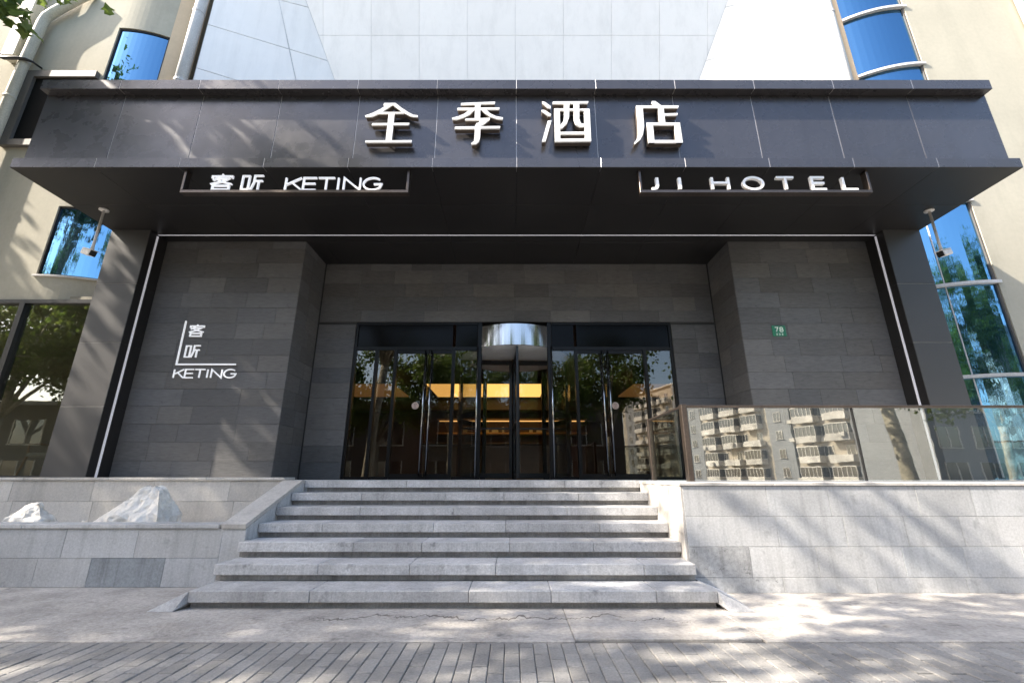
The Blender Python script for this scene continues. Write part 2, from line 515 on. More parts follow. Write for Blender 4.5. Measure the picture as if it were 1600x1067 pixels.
SR, ST, S0 = 0.152, 0.35, 4.40
XL, XR = -2.88, 1.78
st = thing('entrance_steps', 'flight of seven wide grey granite steps up to the hotel doors', 'steps', (-0.55, 5.4, 0))
for k in range(7):
    random.seed(40 + k)
    y = S0 + ST * k
    zt = SR * (k + 1)
    xl, xr = (XL + 0.03, XR + 0.03) if k == 0 else (XL + 0.002, XR - 0.002)
    back = y + ST + 0.052 if k < 6 else 6.62
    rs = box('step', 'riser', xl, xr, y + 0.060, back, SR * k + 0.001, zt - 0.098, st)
    for a, b_ in rows_of(xr - xl, 0.7, 1.5):
        dz = random.uniform(-0.0015, 0.0)
        MB().cham(xl + a + 0.0015, xl + b_ - 0.0015, y + random.uniform(0, 0.003), back, zt - 0.0965, zt + dz, 0.006).build('step_slab', 'step', rs)
# hipped stone ends of the bottom step
for sx, x in ((-1, XL + 0.028), (1, XR + 0.032)):
    w = MB()
    w.poly([(x, 4.41, 0.148), (x, 5.2, 0.148), (x + sx * 0.34, 5.2, 0.006), (x + sx * 0.28, 4.33, 0.006), (x, 4.41, 0.05), (x, 5.2, 0.002), (x + sx * 0.06, 4.33, 0.006)],
           [(0, 3, 2, 1) if sx > 0 else (0, 1, 2, 3), (0, 4, 6, 3) if sx > 0 else (0, 3, 6, 4), (3, 6, 4, 5, 2) if sx < 0 else (2, 5, 4, 6, 3), (0, 1, 5, 4), (1, 2, 5)])
    w.build('step_end', 'step', st)
# sloping cheek wall on the planter side
ck = MB().prism_yz([(5.222, 0.0), (6.50, 0.0), (6.50, 1.02), (6.42, 1.02), (5.222, 0.575)], XL - 0.25, XL - 0.004).build('cheek_wall', 'granite', st)
cp = MB().prism_yz([(5.20, 0.578), (6.43, 1.024), (6.50, 1.024), (6.50, 1.068), (6.42, 1.068), (5.19, 0.622)], XL - 0.262, XL).build('cheek_coping', 'granite_pale', st)
for a, b_ in ((0.0, 0.152), (0.1525, 0.304), (0.3045, 0.56)):
    pass

# planter left of the steps
pl = thing('stone_planter', 'low grey stone planter box left of the steps holding white rocks', 'planter', (-8, 5.3, 0))
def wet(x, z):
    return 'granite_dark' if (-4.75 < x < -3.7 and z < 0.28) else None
box('planter_core', 'joint', -14, XL - 0.255, 5.243, 5.44, 0, 0.574, pl)
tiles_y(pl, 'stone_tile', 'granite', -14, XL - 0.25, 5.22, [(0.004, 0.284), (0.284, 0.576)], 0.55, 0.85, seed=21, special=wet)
cb = []
random.seed(5)
for a, b_ in rows_of(11.1 - 0.27, 0.9, 1.4):
    MB().cham(-14 + a + 0.001, -14 + b_ - 0.001, 5.195, 5.45, 0.577, 0.621, 0.006).build('coping_stone', 'granite', pl)
box('planting_bed', 'soil', -14, XL - 0.26, 5.46, 6.50, 0.3, 0.52, pl)

# terrace front behind the planter
tf = thing('terrace_wall', 'pale stone terrace front behind the planter with a flat coping', 'wall', (-8, 6.5, 0))
tiles_y(tf, 'stone_tile', 'granite_pale', -14, XL - 0.27, 6.506, [(0.50, 0.79), (0.79, 1.065)], 0.7, 1.15, seed=22)
random.seed(6)
for a, b_ in rows_of(11.12 - 0.28, 0.9, 1.5):
    MB().cham(-14 + a + 0.001, -14 + b_ - 0.001, 6.480, 6.80, 1.067, 1.104, 0.005).build('coping_stone', 'granite_pale', tf)

# retaining wall right of the steps
rw = thing('retaining_wall', 'tall light grey stone retaining wall under the glass balustrade', 'wall', (6, 5, 0))
box('wall_core', 'joint', XR + 0.03, 16, 5.003, 5.038, 0, 1.02, rw)
tiles_y(rw, 'stone_tile', 'granite', XR + 0.024, 16, 4.98, [(0.004, 0.143), (0.143, 0.428), (0.428, 0.717), (0.717, 1.018)], 0.55, 0.95, seed=23, special=lambda x, z: 'granite_stain' if (x < 2.75 and z < 0.42) else None)
tiles_x(rw, 'stone_tile', 'granite_pale', XR, -1, 4.98, 6.50, [(0.16, 0.55), (0.55, 1.018)], 0.5, 0.8, seed=24)
random.seed(8)
for a, b_ in rows_of(14.2, 0.9, 1.4):
    MB().cham(XR - 0.012 + a + 0.001, XR - 0.012 + b_ - 0.001, 4.966, 5.20, 1.02, 1.056, 0.006).build('coping_stone', 'granite_pale', rw)
MB().cham(XR - 0.012, XR + 0.18, 5.202, 6.50, 1.02, 1.056, 0.006).build('coping_stone', 'granite_pale', rw)

# ------------------------------------------------------------------ hotel building: stone portal
hb = thing('hotel_building', 'hotel building with dark slate entrance, cream wings and white panelled front above', 'building', (0, 12, 0))
CZ = 5.39           # underside of the canopy
NX0, NX1 = -6.55, 6.72     # inner faces of the two piers
RX0, RX1 = -3.91, 4.10     # recess
OX0, OX1, OZ = -3.14, 3.20, 4.10   # glazed opening
FY, BY = 7.57, 8.50
rows = []
z = PZ
while z < CZ - 0.02:
    z1 = min(z + 0.298, CZ)
    if CZ - z1 < 0.1: z1 = CZ
    rows.append((z, z1)); z = z1
cw = MB()
cw.box(NX0 - 0.02, RX0 - 0.03, FY + 0.024, BY + 0.3, PZ, CZ)
cw.box(RX1 + 0.03, NX1 + 0.02, FY + 0.024, BY + 0.3, PZ, CZ)
cw.box(RX0 - 0.03, OX0 - 0.001, BY + 0.024, BY + 0.3, PZ, CZ)
cw.box(OX1 + 0.001, RX1 + 0.03, BY + 0.024, BY + 0.3, PZ, CZ)
cw.box(OX0 - 0.001, OX1 + 0.001, BY + 0.024, BY + 0.3, OZ + 0.002, CZ)
slate = cw.build('slate_wall', 'slate_gap', hb)
tiles_y(slate, 'stone_tile', 'slate', NX0, RX0, FY, rows, 0.45, 1.0, seed=31)
tiles_y(slate, 'stone_tile', 'slate', RX1, NX1, FY, rows, 0.45, 1.0, seed=32)
tiles_x(slate, 'stone_tile', 'slate', RX0, 1, FY + 0.024, BY, rows, 0.35, 0.6, seed=33)
tiles_x(slate, 'stone_tile', 'slate', RX1, -1, FY + 0.024, BY, rows, 0.35, 0.6, seed=34)
orow = [r for r in rows if r[1] <= OZ + 0.05]
brow = [r for r in rows if r[0] >= orow[-1][1] - 0.001]
if brow[0][0] > OZ: brow[0] = (OZ, brow[0][1])
else: brow[0] = (OZ, brow[0][1])
tiles_y(slate, 'stone_tile', 'slate', RX0 + 0.024, OX0, BY, [(a, min(b_, OZ)) for a, b_ in orow], 0.4, 0.8, seed=35)
tiles_y(slate, 'stone_tile', 'slate', OX1, RX1 - 0.024, BY, [(a, min(b_, OZ)) for a, b_ in orow], 0.4, 0.9, seed=36)
tiles_y(slate, 'stone_tile', 'slate', RX0 + 0.024, RX1 - 0.024, BY, brow, 0.45, 1.0, seed=37)

# piers either side, clad in big metal panels, with a light line let into their inner faces
for sx, xi, xo in ((-1, NX0, -7.25), (1, NX1, 7.38)):
    xa, xb = sorted((xi, xo))
    pr = box('pier', 'black', xa + 0.012, xb - 0.012, 7.162, 8.35, PZ, CZ - 0.001, hb)
    zs = [PZ, PZ + 1.13, PZ + 2.20, PZ + 3.27, CZ - 0.002]
    for q in range(4):
        MB().cham(xa + 0.0, xb - 0.0, 7.15, 7.161, zs[q] + 0.003, zs[q + 1] - 0.003, 0.002).build('pier_panel', 'pillar', pr)
        ys = (7.163, 7.31, 7.37, 7.60)
        xs = sorted((xi + sx * 0.011, xi))
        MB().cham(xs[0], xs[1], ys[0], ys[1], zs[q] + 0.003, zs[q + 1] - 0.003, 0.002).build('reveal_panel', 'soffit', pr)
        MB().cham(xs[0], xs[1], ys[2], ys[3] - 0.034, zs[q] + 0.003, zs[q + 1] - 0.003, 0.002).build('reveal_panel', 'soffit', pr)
        xs = sorted((xo - sx * 0.011, xo))
        MB().cham(xs[0], xs[1], 7.163, 7.99, zs[q] + 0.003, zs[q + 1] - 0.003, 0.002).build('pier_panel', 'pillar', pr)
        box('joint_strip', 'seam', xa + 0.004, xb - 0.004, 7.1565, 7.1615, zs[q + 1] - 0.003, zs[q + 1] + 0.003, pr)
    xs = sorted((xi + sx * 0.010, xi - sx * 0.004))
    box('light_line', 'led', xs[0], xs[1], 7.318, 7.352, PZ + 0.002, CZ - 0.03, hb)

# ------------------------------------------------------------------ entrance canopy
ca = thing('entrance_canopy', 'dark grey metal canopy with deep panelled fascia over the hotel entrance', 'canopy', (0, 6.5, CZ))
CX0, CX1 = -7.27, 7.40
PITCH = (CX1 - CX0) / 12
body = box('canopy_body', 'black', CX0 + 0.012, CX1 - 0.012, 5.60, 8.60, CZ + 0.02, 6.97, ca)
seams = MB()
for k in range(12):
    x0 = CX0 + PITCH * k; x1 = x0 + PITCH
    dy = random.uniform(0, 0.003)
    MB().cham(x0 + 0.004, x1 - 0.004, 5.57 + dy, 5.598, 5.552, 6.818, 0.003).build('fascia_panel', 'panel', ca)
    MB().cham(x0 + 0.003, x1 - 0.003, 5.44, 5.596, 5.392, 5.55, 0.003).build('lower_lip', 'panel', ca)
    MB().cham(x0 + 0.003, x1 - 0.003, 5.44, 5.60, 6.82, 6.995, 0.003).build('upper_lip', 'panel', ca)
    for y0, y1 in ((5.447, 6.38), (6.38, 7.60), (7.60, 8.49)):
        xa, xb = x0, x1
        if y0 > 6.5:
            if y1 < 7.7: xa, xb = max(xa, CX0), min(xb, CX1)
            else: xa, xb = max(xa, RX0), min(xb, RX1)
        if xb - xa < 0.05: continue
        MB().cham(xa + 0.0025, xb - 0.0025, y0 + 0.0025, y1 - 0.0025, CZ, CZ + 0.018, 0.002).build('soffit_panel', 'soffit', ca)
    if k:
        s = MB()
        s.box(x0 - 0.0035, x0 + 0.0035, 5.578, 5.60, 5.553, 6.817)
        s.box(x0 - 0.0025, x0 + 0.0025, 5.4425, 5.55, 5.394, 5.549)
        s.box(x0 - 0.0025, x0 + 0.0025, 5.4425, 5.55, 6.822, 6.992)
        s.build('joint_strip', 'seam', ca)  # added strips stand in for the sunlit edges of the panels
box('end_plate', 'panel', CX0 - 0.01, CX0 + 0.003, 5.575, 8.0, CZ + 0.03, 6.97, ca)
box('end_plate', 'panel', CX1 - 0.003, CX1 + 0.01, 5.575, 8.0, CZ + 0.03, 6.97, ca)
box('light_line', 'led', NX0, NX1, 7.322, 7.348, CZ - 0.004, CZ + 0.004, ca)

# ------------------------------------------------------------------ glazed entrance (part of the building)
ez = thing  # alias not used further
def pane(name, x0, x1, z0, z1, y=8.56, mat='door_glass', parent=hb):
    return box(name, mat, x0, x1, y, y + 0.012, z0, z1, parent)
HD = 3.52
fr = MB()
fr.box(OX0, OX0 + 0.05, 8.53, 8.63, PZ, OZ); fr.box(OX1 - 0.05, OX1, 8.53, 8.63, PZ, OZ)
for x in (-2.68, -2.30, -1.157, 1.267, 2.631):
    fr.box(x - 0.03, x + 0.03, 8.52, 8.64, PZ, HD)
for xa, xb in ((OX0, -0.66), (0.755, OX1)):
    fr.box(xa + 0.05, xb - 0.03, 8.535, 8.625, HD, HD + 0.07)
    fr.box(xa + 0.05, xb - 0.03, 8.535, 8.625, OZ - 0.05, OZ)
    fr.box(xa + 0.05, xb - 0.03, 8.545, 8.615, PZ + 0.001, PZ + 0.05)
fr.box(OX0, OX1, 8.45, 8.70, PZ + 0.0005, PZ + 0.006)
frame = fr.build('entrance_frame', 'steel', hb)
for a, b_ in ((-3.09, -2.71), (-2.65, -2.33), (-1.127, -0.69), (0.785, 1.237), (2.661, 3.15)):
    pane('side_light', a, b_, PZ + 0.05, HD, 8.56, 'clear_glass' if abs(a + b_) < 2.3 else 'door_glass')
for a, b_ in ((-3.09, -1.187), (-1.127, -0.69), (0.785, 1.237), (1.297, 3.15)):
    pane('transom', a, b_, HD + 0.07, OZ - 0.05, 8.56, 'black_glass')
for a, b_, hx in ((-2.27, -1.65, -1.705), (-1.64, -1.187, -1.583), (1.297, 1.822, 1.766), (1.832, 2.601, 1.888)):
    leaf = pane('glass_door', a + 0.002, b_ - 0.002, PZ + 0.012, HD - 0.006)
    box('door_rail', 'steel', a + 0.001, b_ - 0.001, 8.552, 8.58, PZ + 0.008, PZ + 0.10, leaf)
    box('door_rail', 'steel', a + 0.001, b_ - 0.001, 8.552, 8.58, HD - 0.07, HD - 0.002, leaf)
    MB().tube([(hx, 8.49, PZ + 0.06), (hx, 8.49, HD - 0.02)], 0.014, 12).build('door_handle', 'chrome', leaf, True)
    b = MB()
    for zz in (PZ + 0.3, PZ + 1.2, PZ + 2.1): b.tube([(hx, 8.49, zz), (hx, 8.556, zz)], 0.009, 8)
    b.build('handle_stud', 'chrome', leaf)
    if hx in (-1.705, 1.888):
        sx_ = -1.86 if hx < 0 else 1.985
        c = MB(); pts = [(sx_ + 0.068 * math.cos(t), 2.42 + 0.068 * math.sin(t)) for t in (2 * math.pi * q / 28 for q in range(28))]
        c.prism_xz(pts, 8.556, 8.559)
        c.build('door_sticker', 'sticker', leaf)
        c = MB()
        c.prism_xz([(sx_ - 0.03, 2.445), (sx_, 2.47), (sx_ + 0.03, 2.445), (sx_ + 0.026, 2.436), (sx_, 2.456), (sx_ - 0.026, 2.436)], 8.5545, 8.5555)
        for zz, ww in ((2.424, 0.02), (2.404, 0.017), (2.378, 0.028)):
            c.box(sx_ - ww, sx_ + ww, 8.5545, 8.5555, zz - 0.005, zz + 0.005)
        c.build('sticker_mark', 'sticker_mark', leaf)

# lobby behind the glass
lob = MB()
lob.poly([(-6, 8.85, PZ), (6, 8.85, PZ), (6, 16, PZ), (-6, 16, PZ)], [(0, 1, 2, 3)])
lob.build('lobby_floor', 'lobby_floor', hb).location = (0, 0, 0.002)
lob = MB()
lob.box(-6.2, -6.0, 8.85, 16.2, PZ, 4.2); lob.box(6.0, 6.2, 8.85, 16.2, PZ, 4.2)
lob.box(-6.2, 6.2, 16.0, 16.2, PZ, 4.2)
lob.build('lobby_wall', 'lobby_wall', hb)
box('lobby_ceiling', 'lobby_dark', -6.2, 6.2, 8.83, 16.2, 4.11, 4.25, hb)
box('lobby_bulkhead', 'lobby_dark', -6.0, 6.0, 15.2, 16.0, 3.3, 4.1, hb)
lp = thing('ceiling_light_panel', 'large glowing amber ceiling light inside the lobby, seen through the doors', 'ceiling light', (-0.7, 14, 3.7))
box('light_panel', 'warm_light', -2.5, 0.95, 12.7, 15.0, 3.70, 3.74, lp)
b = MB(); b.box(-2.6, 1.05, 12.6, 12.698, 3.68, 4.10); b.box(-2.6, 1.05, 15.002, 15.1, 3.68, 4.10); b.box(-2.6, -2.502, 12.7, 15.0, 3.68, 4.10); b.box(0.952, 1.05, 12.7, 15.0, 3.68, 4.10)
b.build('panel_frame', 'lobby_dark', lp)
for lab, xa, xb in (('amber ceiling light panel at the left side of the lobby', -5.3, -3.5), ('amber ceiling light panel at the right side of the lobby', 3.6, 5.3)):
    q_ = thing('ceiling_light_panel', lab, 'ceiling light', ((xa + xb) / 2, 14, 3.7))
    box('light_panel', 'warm_dim', xa, xb, 12.7, 15.0, 3.70, 3.74, q_)
    b = MB(); b.box(xa - 0.1, xb + 0.1, 12.6, 12.698, 3.68, 4.10); b.box(xa - 0.1, xb + 0.1, 15.002, 15.1, 3.68, 4.10)
    b.build('panel_frame', 'lobby_dark', q_)
dk = thing('reception_desk', 'long brown reception desk deep in the lobby', 'desk', (0, 13.6, PZ))
MB().cham(-2.6, 1.6, 13.3, 13.9, PZ + 0.004, PZ + 0.93, 0.01).build('desk_body', 'desk', dk)
MB().cham(-2.7, 1.7, 13.2, 14.0, PZ + 0.932, PZ + 0.98, 0.01).build('desk_top', 'lobby_dark', dk)
sh = thing('lobby_shelf', 'backlit wall shelf behind the reception desk', 'shelf', (0, 15.9, 2.2))
MB().cham(-2.6, 2.6, 15.6, 15.99, 2.52, 2.58, 0.004).build('shelf_board', 'wood', sh)
MB().cham(-2.6, 2.6, 15.6, 15.99, 3.0, 3.05, 0.004).build('shelf_board', 'wood', sh)
box('light_line', 'warm_line', -2.55, 2.55, 15.80, 15.86, 2.975, 2.998, sh)
for x0_, w_, h_ in ((-0.9, .10, .16), (-0.7, .22, .10), (-0.35, .08, .2), (0.6, .12, .14), (0.85, .3, .08), (-1.7, .14, .2)):
    MB().cham(x0_, x0_ + w_, 15.72, 15.86, 2.582, 2.582 + h_, 0.01).build('shelf_ornament', 'cushion', sh)

# revolving door
RC = Vector((0.05, 9.50, 0)); RR = 1.20; DZ = 3.57
rd = thing('revolving_door', 'revolving glass door with polished steel drum between the swing doors', 'revolving door', (RC.x, RC.y, PZ))
def ring_pts(r, a0, a1, n, z):
    return [(RC.x + r * math.sin(a0 + (a1 - a0) * q / n), RC.y - r * math.cos(a0 + (a1 - a0) * q / n), z) for q in range(n + 1)]
def shell(r0, r1, a0, a1, n, z0, z1):
    v = ring_pts(r1, a0, a1, n, z0) + ring_pts(r1, a0, a1, n, z1) + ring_pts(r0, a0, a1, n, z0) + ring_pts(r0, a0, a1, n, z1)
    m_ = n + 1; f = []
    for q in range(n):
        f += [(q, q + 1, m_ + q + 1, m_ + q), (2 * m_ + q, 3 * m_ + q, 3 * m_ + q + 1, 2 * m_ + q + 1), (m_ + q, m_ + q + 1, 3 * m_ + q + 1, 3 * m_ + q), (q, 2 * m_ + q, 2 * m_ + q + 1, q + 1)]
    f += [(0, m_, 3 * m_, 2 * m_), (n, 2 * m_ + n, 3 * m_ + n, m_ + n)]
    return MB().poly(v, f)
shell(RR - 0.03, RR, -math.pi, math.pi, 180, DZ, 4.0).build('drum_fascia', 'chrome', rd)
dsk = MB(); pts = [(RC.x + (RR - 0.032) * math.cos(t), RC.y + (RR - 0.032) * math.sin(t)) for t in (2 * math.pi * q / 64 for q in range(64))]
dsk.prism_xy(pts, DZ + 0.004, DZ + 0.05)
dsk.build('drum_ceiling', 'letter', rd)
ao = math.asin(0.70 / RR)
for a0, a1 in ((ao + 0.03, math.pi - ao - 0.03), (-math.pi + ao + 0.03, -ao - 0.03)):
    shell(RR - 0.02, RR - 0.008, a0, a1, 40, PZ + 0.06, DZ).build('curved_glass', 'clear_glass', rd)
    shell(RR - 0.03, RR, a0, a1, 24, PZ + 0.003, PZ + 0.06).build('base_rail', 'steel', rd)
    shell(RR - 0.03, RR, a0, a1, 24, PZ + 1.15, PZ + 1.25).build('mid_rail', 'steel', rd)
for a in (ao, -ao, math.pi - ao, math.pi + ao):
    x = RC.x + (RR - 0.015) * math.sin(a); y = RC.y - (RR - 0.015) * math.cos(a)
    if y < 9: y = 8.545
    MB().cham(x - 0.045, x + 0.045, y - 0.06, y + 0.06, PZ + 0.002, DZ if y > 9 else 4.09, 0.008).build('drum_post', 'steel', rd)
    if y < 9:
        s_ = 1 if a > 0 else -1
        MB().tube([(x + s_ * 0.035, y - 0.075, PZ + 0.01), (x + s_ * 0.035, y - 0.075, DZ)], 0.016, 12).build('post_tube', 'chrome', rd, True)
MB().tube([(RC.x, RC.y, PZ + 0.002), (RC.x, RC.y, DZ)], 0.045, 16).build('shaft', 'black', rd, True)
for q in range(4):
    a = q * math.pi / 2 + R(2.5)
    d = Vector((math.sin(a), -math.cos(a), 0)); n_ = Vector((d.y, -d.x, 0))
    def wing_box(mb, r0, r1, z0, z1, t):
        v = []
        for zz in (z0, z1):
            for rr, ss in ((r0, -t), (r1, -t), (r1, t), (r0, t)):
                p = RC + d * rr + n_ * ss; v.append((p.x, p.y, zz))
        mb.poly(v, [(0, 3, 2, 1), (4, 5, 6, 7), (0, 1, 5, 4), (1, 2, 6, 5), (2, 3, 7, 6), (3, 0, 4, 7)])
    b = MB()
    wing_box(b, 0.05, RR - 0.04, PZ + 0.02, PZ + 0.12, 0.022); wing_box(b, 0.05, RR - 0.04, DZ - 0.12, DZ - 0.02, 0.022)
    wing_box(b, 0.05, 0.11, PZ + 0.12, DZ - 0.12, 0.022); wing_box(b, RR - 0.10, RR - 0.04, PZ + 0.12, DZ - 0.12, 0.022)
    wing_box(b, 0.11, RR - 0.10, PZ + 1.0, PZ + 1.03, 0.05)
    w = b.build('wing_frame', 'black', rd)
    b = MB(); wing_box(b, 0.112, RR - 0.102, PZ + 0.121, DZ - 0.121, 0.005); b.build('wing_glass', 'clear_glass', w)

# ------------------------------------------------------------------ hotel building: cream wings with rounded glazed corners
AR = 2.24
def arc_y(t):
    return 8.0 + AR - math.sqrt(max(AR * AR - t * t, 0))
def curved(sx, edge, t0, t1, z0, z1, off=0.0, th=0.22, n=10):
    """slab that follows the rounded corner; t runs from the flat wall towards the middle"""
    f = []; v = []
    for q in range(n + 1):
        t = t0 + (t1 - t0) * q / n
        x = edge - sx * t
        nx = sx * -(t / AR); ny = -math.sqrt(1 - (t / AR) ** 2)
        y = arc_y(t)
        for o_ in (off, off - th):
            for zz in (z0, z1):
                v.append((x + nx * o_, y + ny * o_, zz))
    for q in range(n):
        a = q * 4; b = a + 4
        quads = [(a, b, b + 1, a + 1), (a + 2, a + 3, b + 3, b + 2), (a + 1, b + 1, b + 3, a + 3), (a, a + 2, b + 2, b)]
        if sx > 0: quads = [x_[::-1] for x_ in quads]
        f += quads
    c0 = [(0, 1, 3, 2), (n * 4, n * 4 + 2, n * 4 + 3, n * 4 + 1)]
    f += c0 if sx < 0 else [x_[::-1] for x_ in c0]
    return MB().poly(v, f)

LE, RE = -9.35, 9.5
# left wing
wl = MB(); wl.box(-26, LE, 8.0, 8.3, 4.37, 18)
wl.build('wing_wall', 'cream', hb)
WT = 1.03
for z0, z1 in ((4.37, 4.90), (6.46, 8.90), (11.34, 18)):
    curved(-1, LE, 0.0, WT, z0, z1).build('corner_wall', 'cream', hb)
curved(-1, LE, WT + 0.001, 1.47, 4.37, 18, 0.012).build('corner_strip', 'peach', hb)
for z0, z1, mt in ((4.90, 6.46, 'blue'), (8.90, 11.34, 'blue_smooth')):
    wnd = curved(-1, LE, 0.0, WT, z0 + 0.002, z1 - 0.002, -0.05, 0.02).build('window', mt, hb)
    b = MB()
    for za, zb in ((z0, z0 + 0.04), (z1 - 0.04, z1)):
        c = curved(-1, LE, 0.0, WT, za + 0.001, zb - 0.001, -0.03, 0.04); b.poly(c.v, c.f)
    c = curved(-1, LE, 0.0, 0.03, z0 + 0.04, z1 - 0.04, -0.03, 0.04, 1); b.poly(c.v, c.f)
    c = curved(-1, LE, WT - 0.03, WT - 0.001, z0 + 0.04, z1 - 0.04, -0.03, 0.04, 1); b.poly(c.v, c.f)
    b.build('window_frame', 'black', wnd)
curved(-1, LE, -0.03, 1.10, 4.87, 4.899, 0.05, 0.1).build('window_sill', 'mullion', hb)
# right wing
wr = MB(); wr.box(RE, 12.35, 8.0, 8.3, PZ, 18)
wr.build('wing_wall', 'cream', hb)
curved(1, RE, 1.231, 1.47, PZ, 18, 0.012).build('corner_strip', 'peach', hb)
curved(1, RE, 1.471, 1.62, PZ, 18, -0.02).build('corner_strip', 'white_tile', hb)
zl = [PZ, 2.91, 4.76, 6.60, 8.42, 10.24, 12.02, 13.85, 15.7, 18]
for q in range(len(zl) - 1):
    wnd = curved(1, RE, 0.0, 1.23, zl[q] + 0.002, zl[q + 1] - 0.002, -0.05, 0.02).build('window', 'blue' if q < 3 else 'blue_smooth', hb)
    curved(1, RE, -0.04, 1.23, zl[q + 1] - 0.03, zl[q + 1] + 0.03, 0.035, 0.08).build('window_transom', 'mullion', wnd)
    if q < 3: curved(1, RE, 0.85, 0.868, zl[q] + 0.034, zl[q + 1] - 0.034, -0.035, 0.014, 1).build('window_mullion', 'mullion', wnd)
    curved(1, RE, 0.0, 0.035, zl[q] + 0.034, zl[q + 1] - 0.034, -0.02, 0.05, 1).build('window_frame', 'dark_frame', wnd)
# back body of the building
b = MB()
b.box(-26, -9.42, 8.32, 22, 4.6, 18); b.box(-9.40, -8.3, 9.4, 22, 4.6, 18); b.box(9.0, 12.33, 8.32, 22, 1.0, 18)
b.box(-8.28, 8.98, 12.6, 22, 4.6, 18)
b.build('building_body', 'cream', hb)

# left wing shop front
SZ = 4.37
b = MB()
b.box(-26, -7.26, 7.96, 8.10, SZ - 0.075, SZ - 0.002)
b.box(-26, -7.26, 7.98, 8.08, PZ + 0.001, PZ + 0.07)
for x in (-9.37, -12.0, -14.6, -17.2):
    b.box(x - 0.05, x + 0.05, 7.955, 8.105, PZ + 0.07, SZ - 0.075)
sf = b.build('shopfront_frame', 'black', hb)
for x0, x1 in ((-9.32, -7.27), (-11.95, -9.42), (-14.55, -12.05), (-17.15, -14.65)):
    box('shop_window', 'shop_glass', x0, x1, 8.02, 8.032, PZ + 0.07, SZ - 0.075, hb)
b = MB(); b.box(-17.4, -6.65, 12.0, 12.2, PZ, SZ); b.box(-17.6, -17.4, 8.2, 12.2, PZ, SZ); b.box(-6.64, -6.56, 8.9, 12.2, PZ, SZ)
b.build('shop_wall', 'shop_wall', hb)
box('shop_ceiling', 'shop_wall', -17.6, -6.56, 8.11, 12.2, SZ - 0.07, SZ + 0.12, hb)

# old sign recess on the left wing
of = thing('old_sign_frame', 'empty brown-grey sign frame on the cream wall beside the left canopy end', 'sign frame', (-10.2, 7.95, 7.9))
b = MB()
x0, x1, z0, z1 = -11.0, -9.42, 7.90, 9.93
b.box(x0, x0 + 0.2, 7.90, 7.998, z0, z1); b.box(x0 + 0.2, x1, 7.90, 7.998, z1 - 0.17, z1); b.box(x0 + 0.2, x1, 7.90, 7.998, z0, z0 + 0.15)
b.build('frame', 'dark_frame', of)
box('back_panel', 'matt_black', x0 + 0.2, x1, 7.965, 7.998, z0 + 0.15, z1 - 0.17, of)

# ------------------------------------------------------------------ white panelled front above the canopy
zc = 12.2
cP, sP = math.cos(R(16.88)), math.sin(R(16.88))
LEAN = math.tan(R(16.88))
def front_y(z):                 # the middle field leans forward towards its top
    return 9.60 - (z - 11.51) * LEAN
SLOPE = 0.79 / 2.17             # its sides flare outwards with height
def s_of(z):                    # length up the leaning field from z = 11.51
    return (z - 11.51) / cP
def edge_l(z): return -4.85 - SLOPE * s_of(z)
def edge_r(z): return 5.11 + SLOPE * s_of(z)
def clip(poly, fn):
    out = []
    for i in range(len(poly)):
        a, b_ = poly[i], poly[(i + 1) % len(poly)]
        fa, fb = fn(a), fn(b_)
        if fa >= 0: out.append(a)
        if (fa >= 0) != (fb >= 0):
            t = fa / (fa - fb); out.append((a[0] + (b_[0] - a[0]) * t, a[1] + (b_[1] - a[1]) * t))
    return out
def slab(pts, nrm, th):
    pts = [Vector(p) for p in pts]
    nv = (pts[1] - pts[0]).cross(pts[2] - pts[0]).normalized()
    if nv.dot(nrm) < 0: pts = pts[::-1]; nv = -nv
    n = len(pts)
    if n == 4: front = [(0, 1, 2), (0, 2, 3)]
    else: front = [tuple(range(n))]
    return MB().poly(pts + [p - nv * th for p in pts], front + [tuple(range(2 * n - 1, n - 1, -1))] + [(i, i + n, (i + 1) % n + n, (i + 1) % n) for i in range(n)])
ZB, ZT = 7.2, 17.5
fb = slab([(edge_l(ZB) - .02, front_y(ZB) + .012, ZB), (edge_r(ZB) + .02, front_y(ZB) + .012, ZB), (edge_r(ZT) + .02, front_y(ZT) + .012, ZT), (edge_l(ZT) - .02, front_y(ZT) + .012, ZT)], Vector((0, -1, -.3)), 0.05).build('front_field', 'white_joint', hb)
G_ = 0.004
zrow = [12.66 + 1.26 * q for q in range(-5, 5)]
for z0, z1 in zip(zrow[:-1], zrow[1:]):
    if z1 < 8.5: continue
    for q in range(-7, 8):
        x0 = 0.09 + 1.315 * q; x1 = x0 + 1.315
        poly = [(x0 + G_, z0 + G_), (x1 - G_, z0 + G_), (x1 - G_, z1 - G_), (x0 + G_, z1 - G_)]
        poly = clip(poly, lambda p: p[0] - edge_l(p[1])); 
        if len(poly) > 2: poly = clip(poly, lambda p: edge_r(p[1]) - p[0])
        if len(poly) < 3: continue
        slab([(x, front_y(zz), zz) for x, zz in poly], Vector((0, -1, -.3)), 0.011).build('white_panel', 'white_tile', fb)
